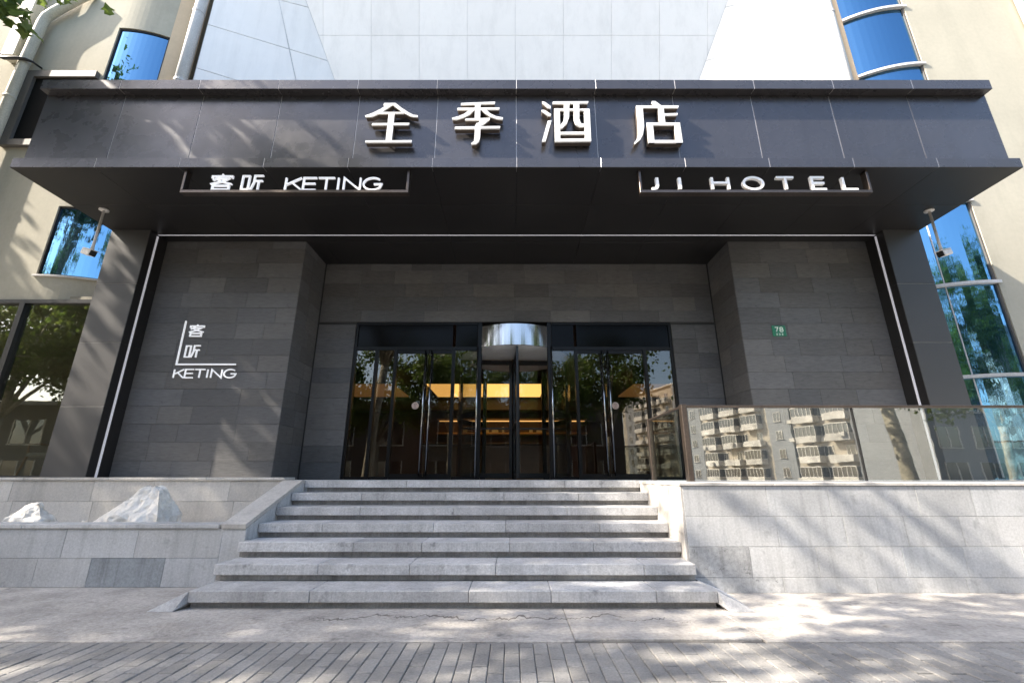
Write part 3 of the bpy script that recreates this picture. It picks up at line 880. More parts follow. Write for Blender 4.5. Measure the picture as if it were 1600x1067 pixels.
# splayed sides
for sx, px, edge in ((-1, -7.66, edge_l), (1, 7.98, edge_r)):
    py = 8.42
    def pt(u, z, off=0.0):
        a = Vector((px, py, z)); b_ = Vector((edge(z), front_y(z), z))
        p = a.lerp(b_, u)
        nrm = Vector((-(b_ - a).y, (b_ - a).x, 0)).normalized()
        if nrm.y > 0: nrm = -nrm
        return p + nrm * off
    hint = Vector((-sx * 0.4, -0.9, 0))
    zr = [11.99 + 1.40 * q for q in range(-4, 5)]
    us = (0.0, 0.66, 1.0)
    bk = MB()
    zf = [zr[0] + (zr[-1] - zr[0]) * q / 64 for q in range(65)]
    for z0, z1 in zip(zf[:-1], zf[1:]):
        for u0, u1 in zip(us[:-1], us[1:]):
            c = slab([pt(u0, z0, -0.012), pt(u1, z0, -0.012), pt(u1, z1, -0.012), pt(u0, z1, -0.012)], hint, 0.02); bk.poly(c.v, c.f)
    sb = bk.build('side_splay', 'white_joint', hb)
    for z0, z1 in zip(zr[:-1], zr[1:]):
        if z1 < 8.5: continue
        for u0, u1 in zip(us[:-1], us[1:]):
            ga, gb = 0.005, 0.009
            # gently twisted panel: smooth front grid with a separate rim
            K = 8; a0, a1, c0, c1 = u0 + ga, u1 - ga, z0 + gb, z1 - gb
            tl_ = MB()
            v = [pt(a0 + (a1 - a0) * i_ / K, c0 + (c1 - c0) * j_ / K) for j_ in range(K + 1) for i_ in range(K + 1)]
            fq = [(j_ * (K + 1) + i_, j_ * (K + 1) + i_ + 1, (j_ + 1) * (K + 1) + i_ + 1, (j_ + 1) * (K + 1) + i_) for j_ in range(K) for i_ in range(K)]
            nq = (v[1] - v[0]).cross(v[K + 1] - v[0])
            tl_.poly(v, fq if nq.dot(hint) > 0 else [q_[::-1] for q_ in fq])
            rim = [(a0, c0), (a1, c0), (a1, c1), (a0, c1)]
            rv = [pt(*r_) for r_ in rim] + [pt(*r_, -0.011) for r_ in rim]
            tl_.poly(rv, [(i_, (i_ + 1) % 4, (i_ + 1) % 4 + 4, i_ + 4) for i_ in range(4)])
            tl_.build('white_panel', 'white_tile', sb, True)

# down pipes
def pipe(name, label, pts, r, mat, brackets=()):
    t = thing(name, label, 'pipe', pts[-1])
    MB().tube(pts, r, 16).build('pipe_run', mat, t, True)
    for z in brackets:
        p = pts[-1]
        MB().tube([(p[0], p[1], z - 0.03), (p[0], p[1], z + 0.03)], r + 0.012, 16).build('pipe_collar', mat, t)
    return t
pipe('round_column', 'grey round pipe between left rounded corner and the white panels', [(-7.90, 8.37, 18), (-7.90, 8.37, 7.3)], 0.125, 'pipe_grey', (12.3, 10.1))
pipe('round_column', 'grey round pipe between white panels and right rounded corner', [(8.03, 8.37, 18), (8.03, 8.37, 7.3)], 0.085, 'pipe_grey', (12.3,))
dp = pipe('drain_pipe', 'cream drain pipe with an elbow on the left cream wall', [(-10.15, 7.9, 12.32), (-10.30, 7.88, 12.20), (-10.48, 7.85, 11.98), (-10.86, 7.85, 11.62), (-10.98, 7.85, 11.48), (-11.02, 7.85, 11.3), (-11.06, 7.85, 10.2), (-11.08, 7.85, 4.4)], 0.10, 'pipe_cream', ())
for z in (10.95, 9.1, 7.0):
    MB().tube([(-11.07, 7.85, z - 0.03), (-11.07, 7.85, z + 0.03)], 0.112, 16).build('pipe_collar', 'pipe_cream', dp, True)
t = thing('cable_trunking', 'broad cream cable trunking left of the drain pipe', 'trunking', (-11.45, 7.9, 10.2))
MB().cham(-11.60, -11.30, 7.78, 7.998, 10.25, 16, 0.01).build('trunking_body', 'pipe_cream', t)
t = thing('black_cable', 'black cable strapped across the drain pipe', 'cable', (-11.3, 7.7, 10.2))
MB().tube([(-11.56, 7.76, 10.24), (-11.48, 7.72, 10.12), (-11.35, 7.70, 10.06), (-11.1, 7.71, 10.07), (-10.95, 7.76, 10.10), (-10.85, 7.83, 10.09), (-10.80, 7.99, 10.08)], [0.025, 0.04, 0.042, 0.04, 0.035, 0.025, 0.02], 10).build('cable_run', 'black', t, True)
pipe('drain_pipe', 'drain pipe on the far right edge of the cream wall', [(12.2, 7.9, 18), (12.2, 7.9, 1.1)], 0.07, 'pipe_cream', (13, 11))

# ------------------------------------------------------------------ lettering
def ribbon(mb, pts, w, y0, y1, closed=False):
    """mitred stroke of width w along points in the XZ plane"""
    P = [Vector((p[0], p[1])) for p in pts]
    n = len(P); L = []; Rr = []
    for i in range(n):
        if closed: a, b_ = P[i] - P[i - 1], P[(i + 1) % n] - P[i]
        else:
            a = P[i] - P[i - 1] if i else P[1] - P[0]
            b_ = P[i + 1] - P[i] if i < n - 1 else P[-1] - P[-2]
        a = a.normalized(); b_ = b_.normalized()
        na = Vector((-a.y, a.x)); nb = Vector((-b_.y, b_.x))
        m_ = (na + nb)
        m_ = m_.normalized() if m_.length > 1e-4 else na
        k = 1 / max(m_.dot(na), 0.35)
        L.append(P[i] + m_ * (w / 2 * k)); Rr.append(P[i] - m_ * (w / 2 * k))
    v = []
    for y in (y0, y1):
        v += [(p.x, y, p.y) for p in L] + [(p.x, y, p.y) for p in Rr]
    f = []
    rng = range(n if closed else n - 1)
    for i in rng:
        j = (i + 1) % n
        f += [(i, n + i, n + j, j), (2 * n + i, 2 * n + j, 3 * n + j, 3 * n + i), (i, j, 2 * n + j, 2 * n + i), (n + i, 3 * n + i, 3 * n + j, n + j)]
    if not closed:
        f += [(0, 2 * n, 3 * n, n), (n - 1, 2 * n - 1, 4 * n - 1, 3 * n - 1)]
    mb.poly(v, f)

def arcp(cx, cz, rx, rz, a0, a1, n=20):
    return [(cx + rx * math.cos(R(a0 + (a1 - a0) * q / n)), cz + rz * math.sin(R(a0 + (a1 - a0) * q / n))) for q in range(n + 1)]
ABC = {
 'K': (0.74, [[(0, 0), (0, 1)], [(.70, 1), (0, .40)], [(.27, .62), (.74, 0)]]),
 'E': (0.66, [[(.64, 1), (0, 1), (0, 0), (.66, 0)], [(0, .52), (.60, .52)]]),
 'T': (0.84, [[(0, 1), (.84, 1)], [(.42, 1), (.42, 0)]]),
 'I': (0.06, [[(.03, 0), (.03, 1)]]),
 'N': (0.84, [[(0, 0), (0, 1), (.84, 0), (.84, 1)]]),
 'G': (1.0, [arcp(.5, .5, .5, .5, 45, 322) + [(.97, .48), (.56, .48)]]),
 'J': (0.30, [[(.28, 1), (.28, .3), (.24, .12), (.14, .03), (0, 0)]]),
 'H': (0.80, [[(0, 0), (0, 1)], [(.8, 0), (.8, 1)], [(0, .54), (.8, .54)]]),
 'O': (1.0, [arcp(.5, .5, .5, .5, 0, 348, 30)]),
 'L': (0.62, [[(0, 1), (0, 0), (.62, 0)]]),
 '7': (0.55, [[(0, 1), (.55, 1), (.2, 0)]]),
 '8': (0.55, [arcp(.275, .75, .24, .25, 0, 348, 20), arcp(.275, .25, .275, .25, 0, 348, 20)]),
 'guest': (1.0, [[(.5, 1.02), (.5, .88)], [(.03, .74), (.03, .88), (.97, .88), (.97, .74)], [(.36, .80), (.08, .62)], [(.24, .72), (.80, .72), (.52, .53), (.0, .37)], [(.28, .64), (.55, .50), (1.0, .37)],
                 'c', [(.12, .04), (.12, .27), (.88, .27), (.88, .04)]]),
 'hear': (1.0, ['c', [(.05, .04), (.05, .93), (.36, .93), (.36, .04)], [(1.0, .95), (.60, .95), (.60, .5), (.48, 0)], [(.60, .60), (1.0, .60)], [(.82, .60), (.82, 0)]]),
}
def letter(name, key, x, z, sx_, sz_, w, y0, y1, mat, parent):
    """one character as one part; strokes that cross stand a hair proud of each other"""
    mb = MB(); closed = False; q = 0
    for s_ in ABC[key][1]:
        if s_ == 'c': closed = True; continue
        pts = [(x + px * sx_, z + w / 2 + pz * (sz_ - w)) for px, pz in s_]
        if key == 'O': ribbon(mb, pts, w, y0, y1, True)
        else: ribbon(mb, pts, w, y0 - 0.0006 * q, y1, closed)
        closed = False; q += 1
    return mb.build(name, mat, parent)

# four big characters on the fascia
GLYPH = {
 'quan': [[(-1.947,6.556), (-1.776,6.556), (-2.006,6.36), (-2.111,6.301), (-2.206,6.291), (-2.219,6.32), (-2.101,6.374), (-1.984,6.45), (-1.909,6.518), (-1.956,6.522)],[(-1.853,6.556), (-1.776,6.556), (-1.676,6.465), (-1.568,6.381), (-1.489,6.333), (-1.42,6.324), (-1.423,6.291), (-1.52,6.303), (-1.617,6.36), (-1.725,6.444), (-1.825,6.528)],[(-2.0,6.385), (-1.661,6.385), (-1.634,6.358), (-2.019,6.354)],[(-1.863,6.37), (-1.774,6.37), (-1.781,5.862), (-1.869,5.862)],[(-2.091,6.177), (-1.538,6.183), (-1.549,6.146), (-2.102,6.142)],[(-2.165,5.862), (-1.48,5.868), (-1.489,5.83), (-2.167,5.828)]],
 'ji': [[(-0.774,6.556), (-0.257,6.582), (-0.262,6.543), (-0.78,6.522)],[(-0.826,6.465), (-0.188,6.471), (-0.196,6.433), (-0.831,6.429)],[(-0.564,6.543), (-0.479,6.543), (-0.481,6.249), (-0.562,6.249)],[(-0.638,6.437), (-0.561,6.437), (-0.644,6.339), (-0.735,6.283), (-0.835,6.245), (-0.894,6.249), (-0.903,6.276), (-0.803,6.308), (-0.72,6.354)],[(-0.477,6.437), (-0.4,6.437), (-0.331,6.36), (-0.246,6.308), (-0.136,6.283), (-0.141,6.245), (-0.229,6.256), (-0.322,6.297), (-0.407,6.36)],[(-0.7,6.262), (-0.33,6.276), (-0.338,6.245), (-0.437,6.146), (-0.529,6.146), (-0.472,6.235), (-0.706,6.233)],[(-0.53,6.183), (-0.437,6.163), (-0.47,6.122), (-0.474,5.918), (-0.489,5.848), (-0.53,5.802), (-0.596,5.794), (-0.601,5.818), (-0.564,5.848), (-0.557,5.898), (-0.554,6.122)],[(-0.85,6.111), (-0.174,6.122), (-0.183,6.081), (-0.859,6.073)]],
 'jiu': [[(0.46,6.586), (0.503,6.577), (0.589,6.497), (0.585,6.45), (0.543,6.465), (0.468,6.55)],[(0.449,6.427), (0.496,6.423), (0.592,6.345), (0.582,6.318), (0.539,6.318), (0.456,6.391)],[(0.537,6.225), (0.593,6.229), (0.495,5.848), (0.441,5.842)],[(0.622,6.582), (1.166,6.586), (1.154,6.548), (0.613,6.539)],[(0.639,6.45), (0.724,6.45), (0.715,5.842), (0.636,5.842)],[(0.639,6.45), (1.176,6.444), (1.174,6.412), (0.638,6.412)],[(1.089,6.444), (1.176,6.444), (1.169,5.848), (1.079,5.848)],[(0.637,5.892), (1.171,5.898), (1.169,5.848), (0.636,5.842)],[(0.707,6.016), (1.091,6.02), (1.089,5.979), (0.706,5.975)],[(0.789,6.556), (0.874,6.556), (0.859,6.287), (0.821,6.173), (0.743,6.081), (0.713,6.091), (0.719,6.132), (0.772,6.214), (0.785,6.328)],[(0.937,6.556), (1.023,6.556), (1.012,6.245), (1.031,6.173), (1.084,6.159), (1.082,6.118), (1.012,6.111), (0.955,6.152), (0.928,6.235)]],
 'dian': [[(2.135,6.592), (2.186,6.592), (2.272,6.507), (2.261,6.48), (2.184,6.48), (2.129,6.56)],[(1.889,6.507), (2.536,6.507), (2.523,6.465), (1.886,6.465)],[(1.889,6.507), (1.986,6.507), (1.975,6.122), (1.946,5.979), (1.896,5.878), (1.816,5.808), (1.806,5.828), (1.847,5.888), (1.875,5.979), (1.886,6.122)],[(2.218,6.475), (2.3,6.475), (2.299,6.177), (2.211,6.177)],[(2.284,6.354), (2.504,6.364), (2.494,6.324), (2.284,6.316)],[(2.018,6.187), (2.515,6.187), (2.513,6.142), (2.017,6.142)],[(2.018,6.187), (2.11,6.187), (2.103,5.822), (2.015,5.822)],[(2.431,6.187), (2.515,6.187), (2.52,5.822), (2.424,5.822)],[(2.016,5.868), (2.521,5.868), (2.52,5.822), (2.015,5.822)]],
}
hs = thing('hotel_sign', 'four large white raised characters on the canopy fascia', 'sign', (0.2, 5.5, 5.8))
for k in ('quan', 'ji', 'jiu', 'dian'):
    face = MB(); side = MB()
    for q, poly in enumerate(GLYPH[k]):
        face.prism_xz(list(poly), 5.449 - 0.0007 * q, 5.470)
        cx = sum(p[0] for p in poly) / len(poly); cz_ = sum(p[1] for p in poly) / len(poly)
        side.prism_xz([(cx + (p[0] - cx) * 0.985, cz_ + (p[1] - cz_) * 0.985) for p in poly], 5.4705 + 0.0005 * q, 5.545)
    f_ = face.build('character', 'letter', hs)
    side.build('character_return', 'letter_side', f_)
    xs = [p[0] for poly in GLYPH[k] for p in poly]; zs_ = [p[1] for poly in GLYPH[k] for p in poly]
    st_ = MB()
    for u in (0.3, 0.7):
        for poly in GLYPH[k][-2:]:
            cx = sum(p[0] for p in poly) / len(poly); cz_ = sum(p[1] for p in poly) / len(poly)
            st_.tube([(cx, 5.54, cz_), (cx, 5.572, cz_)], 0.01, 8)
    st_.build('stand_off', 'steel', f_)

def hang_frame(t, x0, x1):
    y0, y1 = 5.50, 5.60
    zb = 5.01
    MB().cham(x0, x1, y0, y1, zb, zb + 0.045, 0.003).build('frame_bar', 'bronze', t)
    MB().cham(x0, x0 + 0.035, y0, y1, zb + 0.046, CZ - 0.001, 0.003).build('frame_bar', 'bronze', t)
    MB().cham(x1 - 0.035, x1, y0, y1, zb + 0.046, CZ - 0.001, 0.003).build('frame_bar', 'bronze', t)
kt = thing('hanging_sign', 'hanging U frame with white KETING lettering under the left canopy edge', 'sign', (-3.1, 5.55, 5.0), 'signs hung under the canopy')
hang_frame(kt, -4.77, -1.49)
letter('character', 'guest', -4.37, 5.057, 0.31, 0.285, 0.019, 5.515, 5.545, 'sign_led', kt)
letter('character', 'hear', -3.93, 5.057, 0.31, 0.275, 0.021, 5.515, 5.545, 'sign_led', kt)
x = -3.28
for ch, wd_ in (('K', .235), ('E', .19), ('T', .235), ('I', .03), ('N', .235), ('G', .27)):
    letter('letter', ch, x, 5.057, wd_ / ABC[ch][0], 0.225, 0.023, 5.515, 5.545, 'sign_led', kt)
    x += wd_ + 0.034 + (0.02 if ch in 'TI' else 0) + (0.014 if ch in 'IN' else -0.012)
jt = thing('hanging_sign', 'hanging U frame with silver JI HOTEL lettering under the right canopy edge', 'sign', (3.5, 5.55, 5.0), 'signs hung under the canopy')
hang_frame(jt, 1.84, 5.18)
for ch, xx, wd_ in (('J', 2.02, .09), ('I', 2.415, .03), ('H', 2.90, .235), ('O', 3.355, .28), ('T', 3.84, .25), ('E', 4.35, .19), ('L', 4.80, .195)):
    letter('letter', ch, xx, 5.057, wd_ / ABC[ch][0], 0.235, 0.036 if ch not in 'IJ' else 0.045, 5.512, 5.56, 'letter', jt)

ws = thing('wall_sign', 'white L-shaped KETING sign on the left slate wall', 'sign', (-5.3, 7.55, 2.73))
MB().prism_xz([(-5.845, 2.968), (-4.80, 2.968), (-4.80, 2.993), (-5.82, 2.993), (-5.82, 3.78), (-5.845, 3.78)], 7.525, 7.545).build('sign_line', 'sign_led', ws)
letter('character', 'guest', -5.735, 3.475, 0.255, 0.245, 0.022, 7.525, 7.545, 'sign_led', ws)
letter('character', 'hear', -5.735, 3.095, 0.255, 0.245, 0.022, 7.525, 7.545, 'sign_led', ws)
x = -5.84
for ch, wd_ in (('K', .17), ('E', .145), ('T', .17), ('I', .03), ('N', .18), ('G', .21)):
    letter('letter', ch, x, 2.735, wd_ / ABC[ch][0], 0.165, 0.019, 7.525, 7.545, 'sign_led', ws)
    x += wd_ + 0.03 + (0.012 if ch in 'TI' else 0) + (0.010 if ch in 'IN' else -0.008)
b = MB()
for xx, zz in ((-5.83, 3.6), (-5.83, 3.2), (-5.5, 2.98), (-4.95, 2.98), (-5.6, 3.5), (-5.6, 3.12), (-5.72, 2.80), (-5.0, 2.82)):
    b.tube([(xx, 7.54, zz), (xx, 7.572, zz)], 0.006, 6)
b.build('stand_off', 'steel', ws)

hn = thing('number_plate', 'small green enamel plate numbered 78 on the right slate wall', 'number plate', (4.76, 7.56, 3.5))
MB().cham(4.64, 4.885, 7.552, 7.566, 3.50, 3.70, 0.006).build('plate', 'green', hn)
letter('numeral', '7', 4.692, 3.575, 0.095, 0.098, 0.018, 7.549, 7.553, 'plate_white', hn)
letter('numeral', '8', 4.775, 3.575, 0.105, 0.098, 0.018, 7.549, 7.553, 'plate_white', hn)
for xx in (4.70, 4.748, 4.796):
    b = MB(); q = 0
    for s_ in ([(0, .03), (.026, .03)], [(.013, .034), (.013, 0)], [(0, .015), (.026, .015)], [(0, 0), (.026, 0)]):
        ribbon(b, [(xx + p, 3.52 + z_) for p, z_ in s_], 0.006, 7.549 - 0.0003 * q, 7.553); q += 1
    b.build('small_character', 'plate_white', hn)

# ------------------------------------------------------------------ security cameras
def security_camera(label, x, y, sx):
    t = thing('security_camera', label, 'security camera', (x, y, CZ), 'security cameras under the canopy')
    MB().tube([(x, y, CZ - 0.001), (x, y, CZ - 0.02)], 0.07, 20).build('ceiling_mount', 'cam_white', t, True)
    MB().tube([(x, y, CZ - 0.02), (x, y, CZ - 0.68), (x, y, CZ - 0.74)], [0.02, 0.02, 0.028], 12).build('pole', 'cam_white', t, True)
    d = Vector((-sx * 0.92, -0.22, -0.30)).normalized()
    rot = d.to_track_quat('Y', 'Z').to_matrix()
    c0 = Vector((x + sx * 0.03, y, CZ - 0.80))
    def place(mb):
        mb.v = [tuple(rot @ Vector(p) + c0) for p in mb.v]; return mb
    place(MB().cham(-0.052, 0.052, -0.13, 0.085, -0.048, 0.048, 0.014)).build('camera_body', 'cam_white', t)
    place(MB().cham(-0.048, 0.048, 0.0855, 0.10, -0.044, 0.044, 0.006)).build('lens_plate', 'black', t)
    place(MB().cham(-0.058, 0.058, -0.12, 0.14, 0.0485, 0.056, 0.003)).build('sun_shade', 'cam_white', t)
    MB().tube([(x, y, CZ - 0.735), (x + sx * 0.01, y, CZ - 0.765)], 0.02, 10).build('swivel', 'cam_white', t, True)
security_camera('white bullet camera on a pole under the left end of the canopy', -6.83, 6.51, -1)
security_camera('white bullet camera on a pole under the right end of the canopy', 7.00, 6.53, 1)

# ------------------------------------------------------------------ glass balustrade
gb = thing('glass_balustrade', 'mirror-like glass balustrade with bronze rail on the right retaining wall', 'balustrade', (5, 5.1, 1.056))
xs = [1.985, 3.865, 6.05, 8.25, 10.45, 12.65]
for a, b_ in zip(xs[:-1], xs[1:]):
    box('glass_pane', 'rail_glass', a + 0.012, b_ - 0.012, 5.085, 5.097, 1.060, 1.862, gb)
for q, x in enumerate(xs[1:]):
    MB().cham(x - 0.010, x + 0.010, 5.075, 5.107, 1.057, 1.862, 0.003).build('slim_post', 'black', gb)
MB().cham(1.93, 12.7, 5.07, 5.112, 1.864, 1.892, 0.004).build('top_rail', 'bronze', gb)
MB().cham(1.985, 12.7, 5.072, 5.11, 1.0565, 1.072, 0.003).build('shoe_rail', 'chrome', gb)
MB().cham(1.915, 1.975, 5.045, 5.135, 1.057, 1.90, 0.004).build('end_post', 'bronze', gb)
MB().cham(1.915, 1.975, 6.355, 6.42, 1.066, 1.90, 0.004).build('end_post', 'bronze', gb)
box('glass_pane', 'rail_glass', 1.939, 1.951, 5.14, 6.35, 1.070, 1.862, gb)
MB().cham(1.925, 1.965, 5.137, 6.353, 1.864, 1.890, 0.004).build('top_rail', 'bronze', gb)

# ------------------------------------------------------------------ white rocks in the planter
def rock(label, sil, yc, depth, seed, group='white rocks in the planter'):
    random.seed(seed)
    bm = bmesh.new()
    zb = min(p[1] for p in sil); zt = max(p[1] for p in sil)
    for x, z_ in sil:
        k = 1 - (z_ - zb) / (zt - zb + 1e-6)
        for s_ in (-1, 1):
            bm.verts.new((x, yc + s_ * depth * (0.22 + 0.78 * k * random.uniform(0.8, 1.1)), z_ - 0.0 * k))
        bm.verts.new((x, yc, z_))
    for _ in range(14):
        p = random.choice(sil); q = random.choice(sil); u = random.random()
        bm.verts.new((p[0] * u + q[0] * (1 - u), yc + random.uniform(-1, 1) * depth * 0.9, min(p[1], q[1])))
    ret = bmesh.ops.convex_hull(bm, input=bm.verts[:])
    bmesh.ops.delete(bm, geom=[e for e in ret['geom_interior'] if isinstance(e, bmesh.types.BMVert)], context='VERTS')
    lone = [v for v in bm.verts if not v.link_faces]
    bmesh.ops.delete(bm, geom=lone, context='VERTS')
    for _ in range(4):
        bmesh.ops.triangulate(bm, faces=bm.faces[:])
        es = [e for e in bm.edges if e.calc_length() > 0.035]
        if es: bmesh.ops.subdivide_edges(bm, edges=es, cuts=1)
    bmesh.ops.triangulate(bm, faces=bm.faces[:])
    bm.normal_update()
    for v in bm.verts:
        p = v.co * 3.2
        d = noise.fractal(p, 0.8, 2.1, 6) * 0.045 + abs(noise.noise(v.co * 6 + Vector((3, 1, 7)))) * -0.035
        v.co += v.normal * d
    me = bpy.data.meshes.new('white_rock'); bm.to_mesh(me); bm.free()
    me.materials.append(M['rock'])
    o = bpy.data.objects.new('white_rock', me); COL.objects.link(o)
    tag(o, label, 'rock', group)
rock('largest white marble rock with a high peak, standing in the planter', [(-5.06, .50), (-4.86, .68), (-4.72, .80), (-4.60, .93), (-4.50, 1.02), (-4.40, 1.035), (-4.31, .98), (-4.27, .84), (-4.20, .70), (-4.14, .50)], 5.82, 0.24, 3)
rock('hooked white marble rock at the left end of the planter', [(-6.15, .50), (-5.98, .67), (-5.90, .78), (-5.80, .83), (-5.74, .80), (-5.72, .66), (-5.58, .58), (-5.56, .50)], 5.80, 0.15, 5)
rock('tiny white stone chip beside the peaked rock', [(-5.26, .50), (-5.24, .58), (-5.19, .625), (-5.13, .615), (-5.11, .50)], 5.78, 0.06, 9)

# ------------------------------------------------------------------ chair behind the shop window
ch = thing('wooden_chair', 'wooden chair with pale back behind the left shop window', 'chair', (-9.2, 9.2, PZ))
z0 = PZ
MB().cham(-9.48, -8.98, 8.95, 9.45, z0 + 0.42, z0 + 0.50, 0.02).build('seat', 'cushion', ch)
for x, y, dx, dy in ((-9.46, 8.97, -.06, -.05), (-9.0, 8.97, .06, -.05), (-9.46, 9.43, -.06, .06), (-9.0, 9.43, .06, .06)):
    MB().tube([(x, y, z0 + 0.43), (x + dx, y + dy, z0 + 0.003)], [0.024, 0.015], 8).build('leg', 'wood', ch, True)
v = MB().cham(-9.46, -9.0, 9.40, 9.46, z0 + 0.56, z0 + 0.90, 0.02)
v.build('backrest', 'cushion', ch)
for x in (-9.47, -8.99):
    MB().tube([(x, 9.43, z0 + 0.44), (x, 9.47, z0 + 0.90)], 0.018, 8).build('back_post', 'wood', ch, True)
    MB().tube([(x, 8.98, z0 + 0.48), (x, 8.96, z0 + 0.66), (x, 9.2, z0 + 0.68), (x, 9.44, z0 + 0.66)], 0.018, 8).build('arm_rest', 'wood', ch, True)

# ------------------------------------------------------------------ street trees
def leaf_cloud(centers, spread, count, size, seed):
    rng = np.random.default_rng(seed)
    ci = rng.integers(0, len(centers), count)
    P = np.array(centers)[ci] + rng.normal(0, 1, (count, 3)) * np.array(spread)
    def unit(a): return a / np.linalg.norm(a, axis=1, keepdims=True)
    ax = unit(rng.normal(0, 1, (count, 3)) + np.array([0, 0, -0.7]))
    nn = unit(np.cross(ax, rng.normal(0, 1, (count, 3))))
    sd_ = np.cross(nn, ax)
    s = size * rng.uniform(0.6, 1.25, (count, 1))
    # lobed outline like a plane leaf, folded along the rib
    shape = [(0, 0, 0), (0.42, 0.16, .08), (0.30, 0.46, .06), (0.62, 0.52, .12), (0.26, 0.74, .04), (0, 1.15, 0), (-0.26, 0.74, .04), (-0.62, 0.52, .12), (-0.30, 0.46, .06), (-0.42, 0.16, .08), (0, .5, -.05)]
    V = np.stack([P + (sd_ * a + ax * b_ + nn * c) * s for a, b_, c in shape], axis=1).reshape(-1, 3)
    base = (np.arange(count) * 11)[:, None]
    ring = [(q, (q + 1) % 10, 10) for q in range(10)]
    F = (base[:, None, :] + np.array(ring)[None]).reshape(-1, 3)
    return V, F

def make_tree(seed, zc_, rad, h_fork, leaves, size, spread=0.36):
    """returns (wood mesh, crown mesh) about the foot of the trunk"""
    random.seed(seed)
    wood = MB()
    lean = Vector((random.uniform(-.3, .3), random.uniform(-.3, .3), 0))
    trunk = [Vector((0, 0, -0.15)), Vector((0.02, 0, 0.3)), lean * 0.4 + Vector((0, 0, h_fork * 0.6)), lean + Vector((0, 0, h_fork))]
    wood.tube(trunk, [0.27, 0.20, 0.16, 0.145], 12)
    tips = []
    for k in range(7):
        a = 2 * math.pi * (k + random.uniform(-.25, .25)) / 7
        el = random.uniform(0.1, 0.95)
        end = Vector((rad[0] * 0.72 * math.cos(a) * math.sqrt(1 - (el - .35) ** 2), rad[1] * 0.72 * math.sin(a) * math.sqrt(1 - (el - .35) ** 2), zc_ + rad[2] * (el * 1.3 - 0.65)))
        start = trunk[-1] - Vector((0, 0, 0.05))
        mid = start.lerp(end, 0.5) + Vector((random.uniform(-.3, .3), random.uniform(-.3, .3), 0.45))
        wood.tube([start, start.lerp(mid, .5) + Vector((0, 0, .12)), mid, end], [0.10, 0.08, 0.06, 0.02], 8)
        for j in range(6):
            p0 = mid.lerp(end, random.uniform(0, 1))
            dirv = Vector((random.gauss(0, 1), random.gauss(0, 1), random.gauss(0, .7))).normalized()
            p1 = p0 + Vector((dirv.x * rad[0], dirv.y * rad[1], dirv.z * rad[2])) * random.uniform(0.22, 0.48)
            wood.tube([p0, p0.lerp(p1, .5) + Vector((0, 0, .1)), p1], [0.035, 0.022, 0.008], 5)
            for u in (0.55, 0.8, 1.0):
                tips.append(p0.lerp(p1, u) + Vector((0, 0, random.uniform(-.15, .15))))
    V, F = leaf_cloud([tuple(t) for t in tips], (spread, spread, spread * 0.85), leaves, size, seed)
    me = bpy.data.meshes.new('crown')
    me.from_pydata(V.tolist(), [], F.tolist()); me.materials.append(M['leaf']); me.update()
    wm = bpy.data.meshes.new('trunk')
    wm.from_pydata(wood.v, [], wood.f); wm.materials.append(M['bark'])
    wm.polygons.foreach_set('use_smooth', [True] * len(wm.polygons)); wm.update()
    return wm, me

TN = make_tree(12, 9.8, (3.9, 3.0, 2.4), 5.0, 6000, 0.155, 0.30)
TW = make_tree(19, 9.6, (4.3, 3.7, 3.3), 4.4, 18000, 0.15, 0.42)
TL = make_tree(15, 9.6, (3.3, 3.1, 2.3), 5.2, 3900, 0.155, 0.27)
TA = make_tree(3, 7.4, (3.9, 3.6, 3.2), 3.4, 10500, 0.16)
TB = make_tree(8, 7.0, (3.7, 3.5, 3.0), 3.1, 9500, 0.16)
def plant(label, meshes, x, y, rz, sc, group):
    t = thing('plane_tree', label, 'tree', (x, y, 0), group)
    t.rotation_euler = (0, 0, rz); t.scale = (sc, sc, sc)
    for nm, me in zip(('trunk', 'crown'), meshes):
        o = bpy.data.objects.new(nm, me); COL.objects.link(o); o.parent = t
    return t
PG = 'plane trees along the hotel pavement'
plant('plane tree whose leaves hang into the upper left corner, shading the left fascia', TN, -11.6, 3.25, 0.4, 1.17, PG)
plant('plane tree left of the viewpoint, dappling the right wall', TL, -5.3, 0.3, 1.0, 1.0, PG)
plant('tall plane tree far left, shading the cream left wing', TW, -16.3, 4.2, 2.1, 1.25, PG)
plant('pale-trunked plane tree mirrored in the middle of the balustrade glass', TB, 10.3, -1.8, 2.6, 1.0, PG)
plant('plane tree mirrored at the right end of the balustrade glass', TA, 14.6, -1.6, 4.2, 1.0, PG)
# a low leafy twig of the corner tree that hangs into view
root = [o for o in COL.objects if o.name == 'plane_tree'][0]
minv = (Matrix.Translation(root.location) @ Matrix.Rotation(root.rotation_euler.z, 4, 'Z') @ Matrix.Scale(root.scale.x, 4)).inverted()
tw = MB()
tw.tube([(-11.5, 3.4, 7.4), (-10.2, 4.1, 8.3), (-9.0, 4.7, 8.5), (-8.1, 5.05, 8.25), (-7.6, 5.2, 7.9)], [0.06, 0.04, 0.025, 0.015, 0.006], 7)
tw.tube([(-8.3, 4.98, 8.3), (-7.9, 5.0, 8.3), (-7.6, 5.05, 8.2)], [0.012, 0.009, 0.004], 5)
o = tw.build('branch', 'bark', None, True); o.parent = root; o.matrix_parent_inverse = minv
Vb, Fb = leaf_cloud([(-8.25, 5.0, 8.25), (-8.0, 5.1, 8.05), (-7.85, 5.1, 8.15), (-7.75, 5.15, 7.95), (-8.1, 5.0, 7.85)], (0.13, 0.13, 0.12), 75, 0.17, 31)
me = bpy.data.meshes.new('twig_leaves'); me.from_pydata(Vb.tolist(), [], Fb.tolist()); me.materials.append(M['leaf']); me.update()
o = bpy.data.objects.new('twig_leaves', me); COL.objects.link(o); o.parent = root; o.matrix_parent_inverse = minv
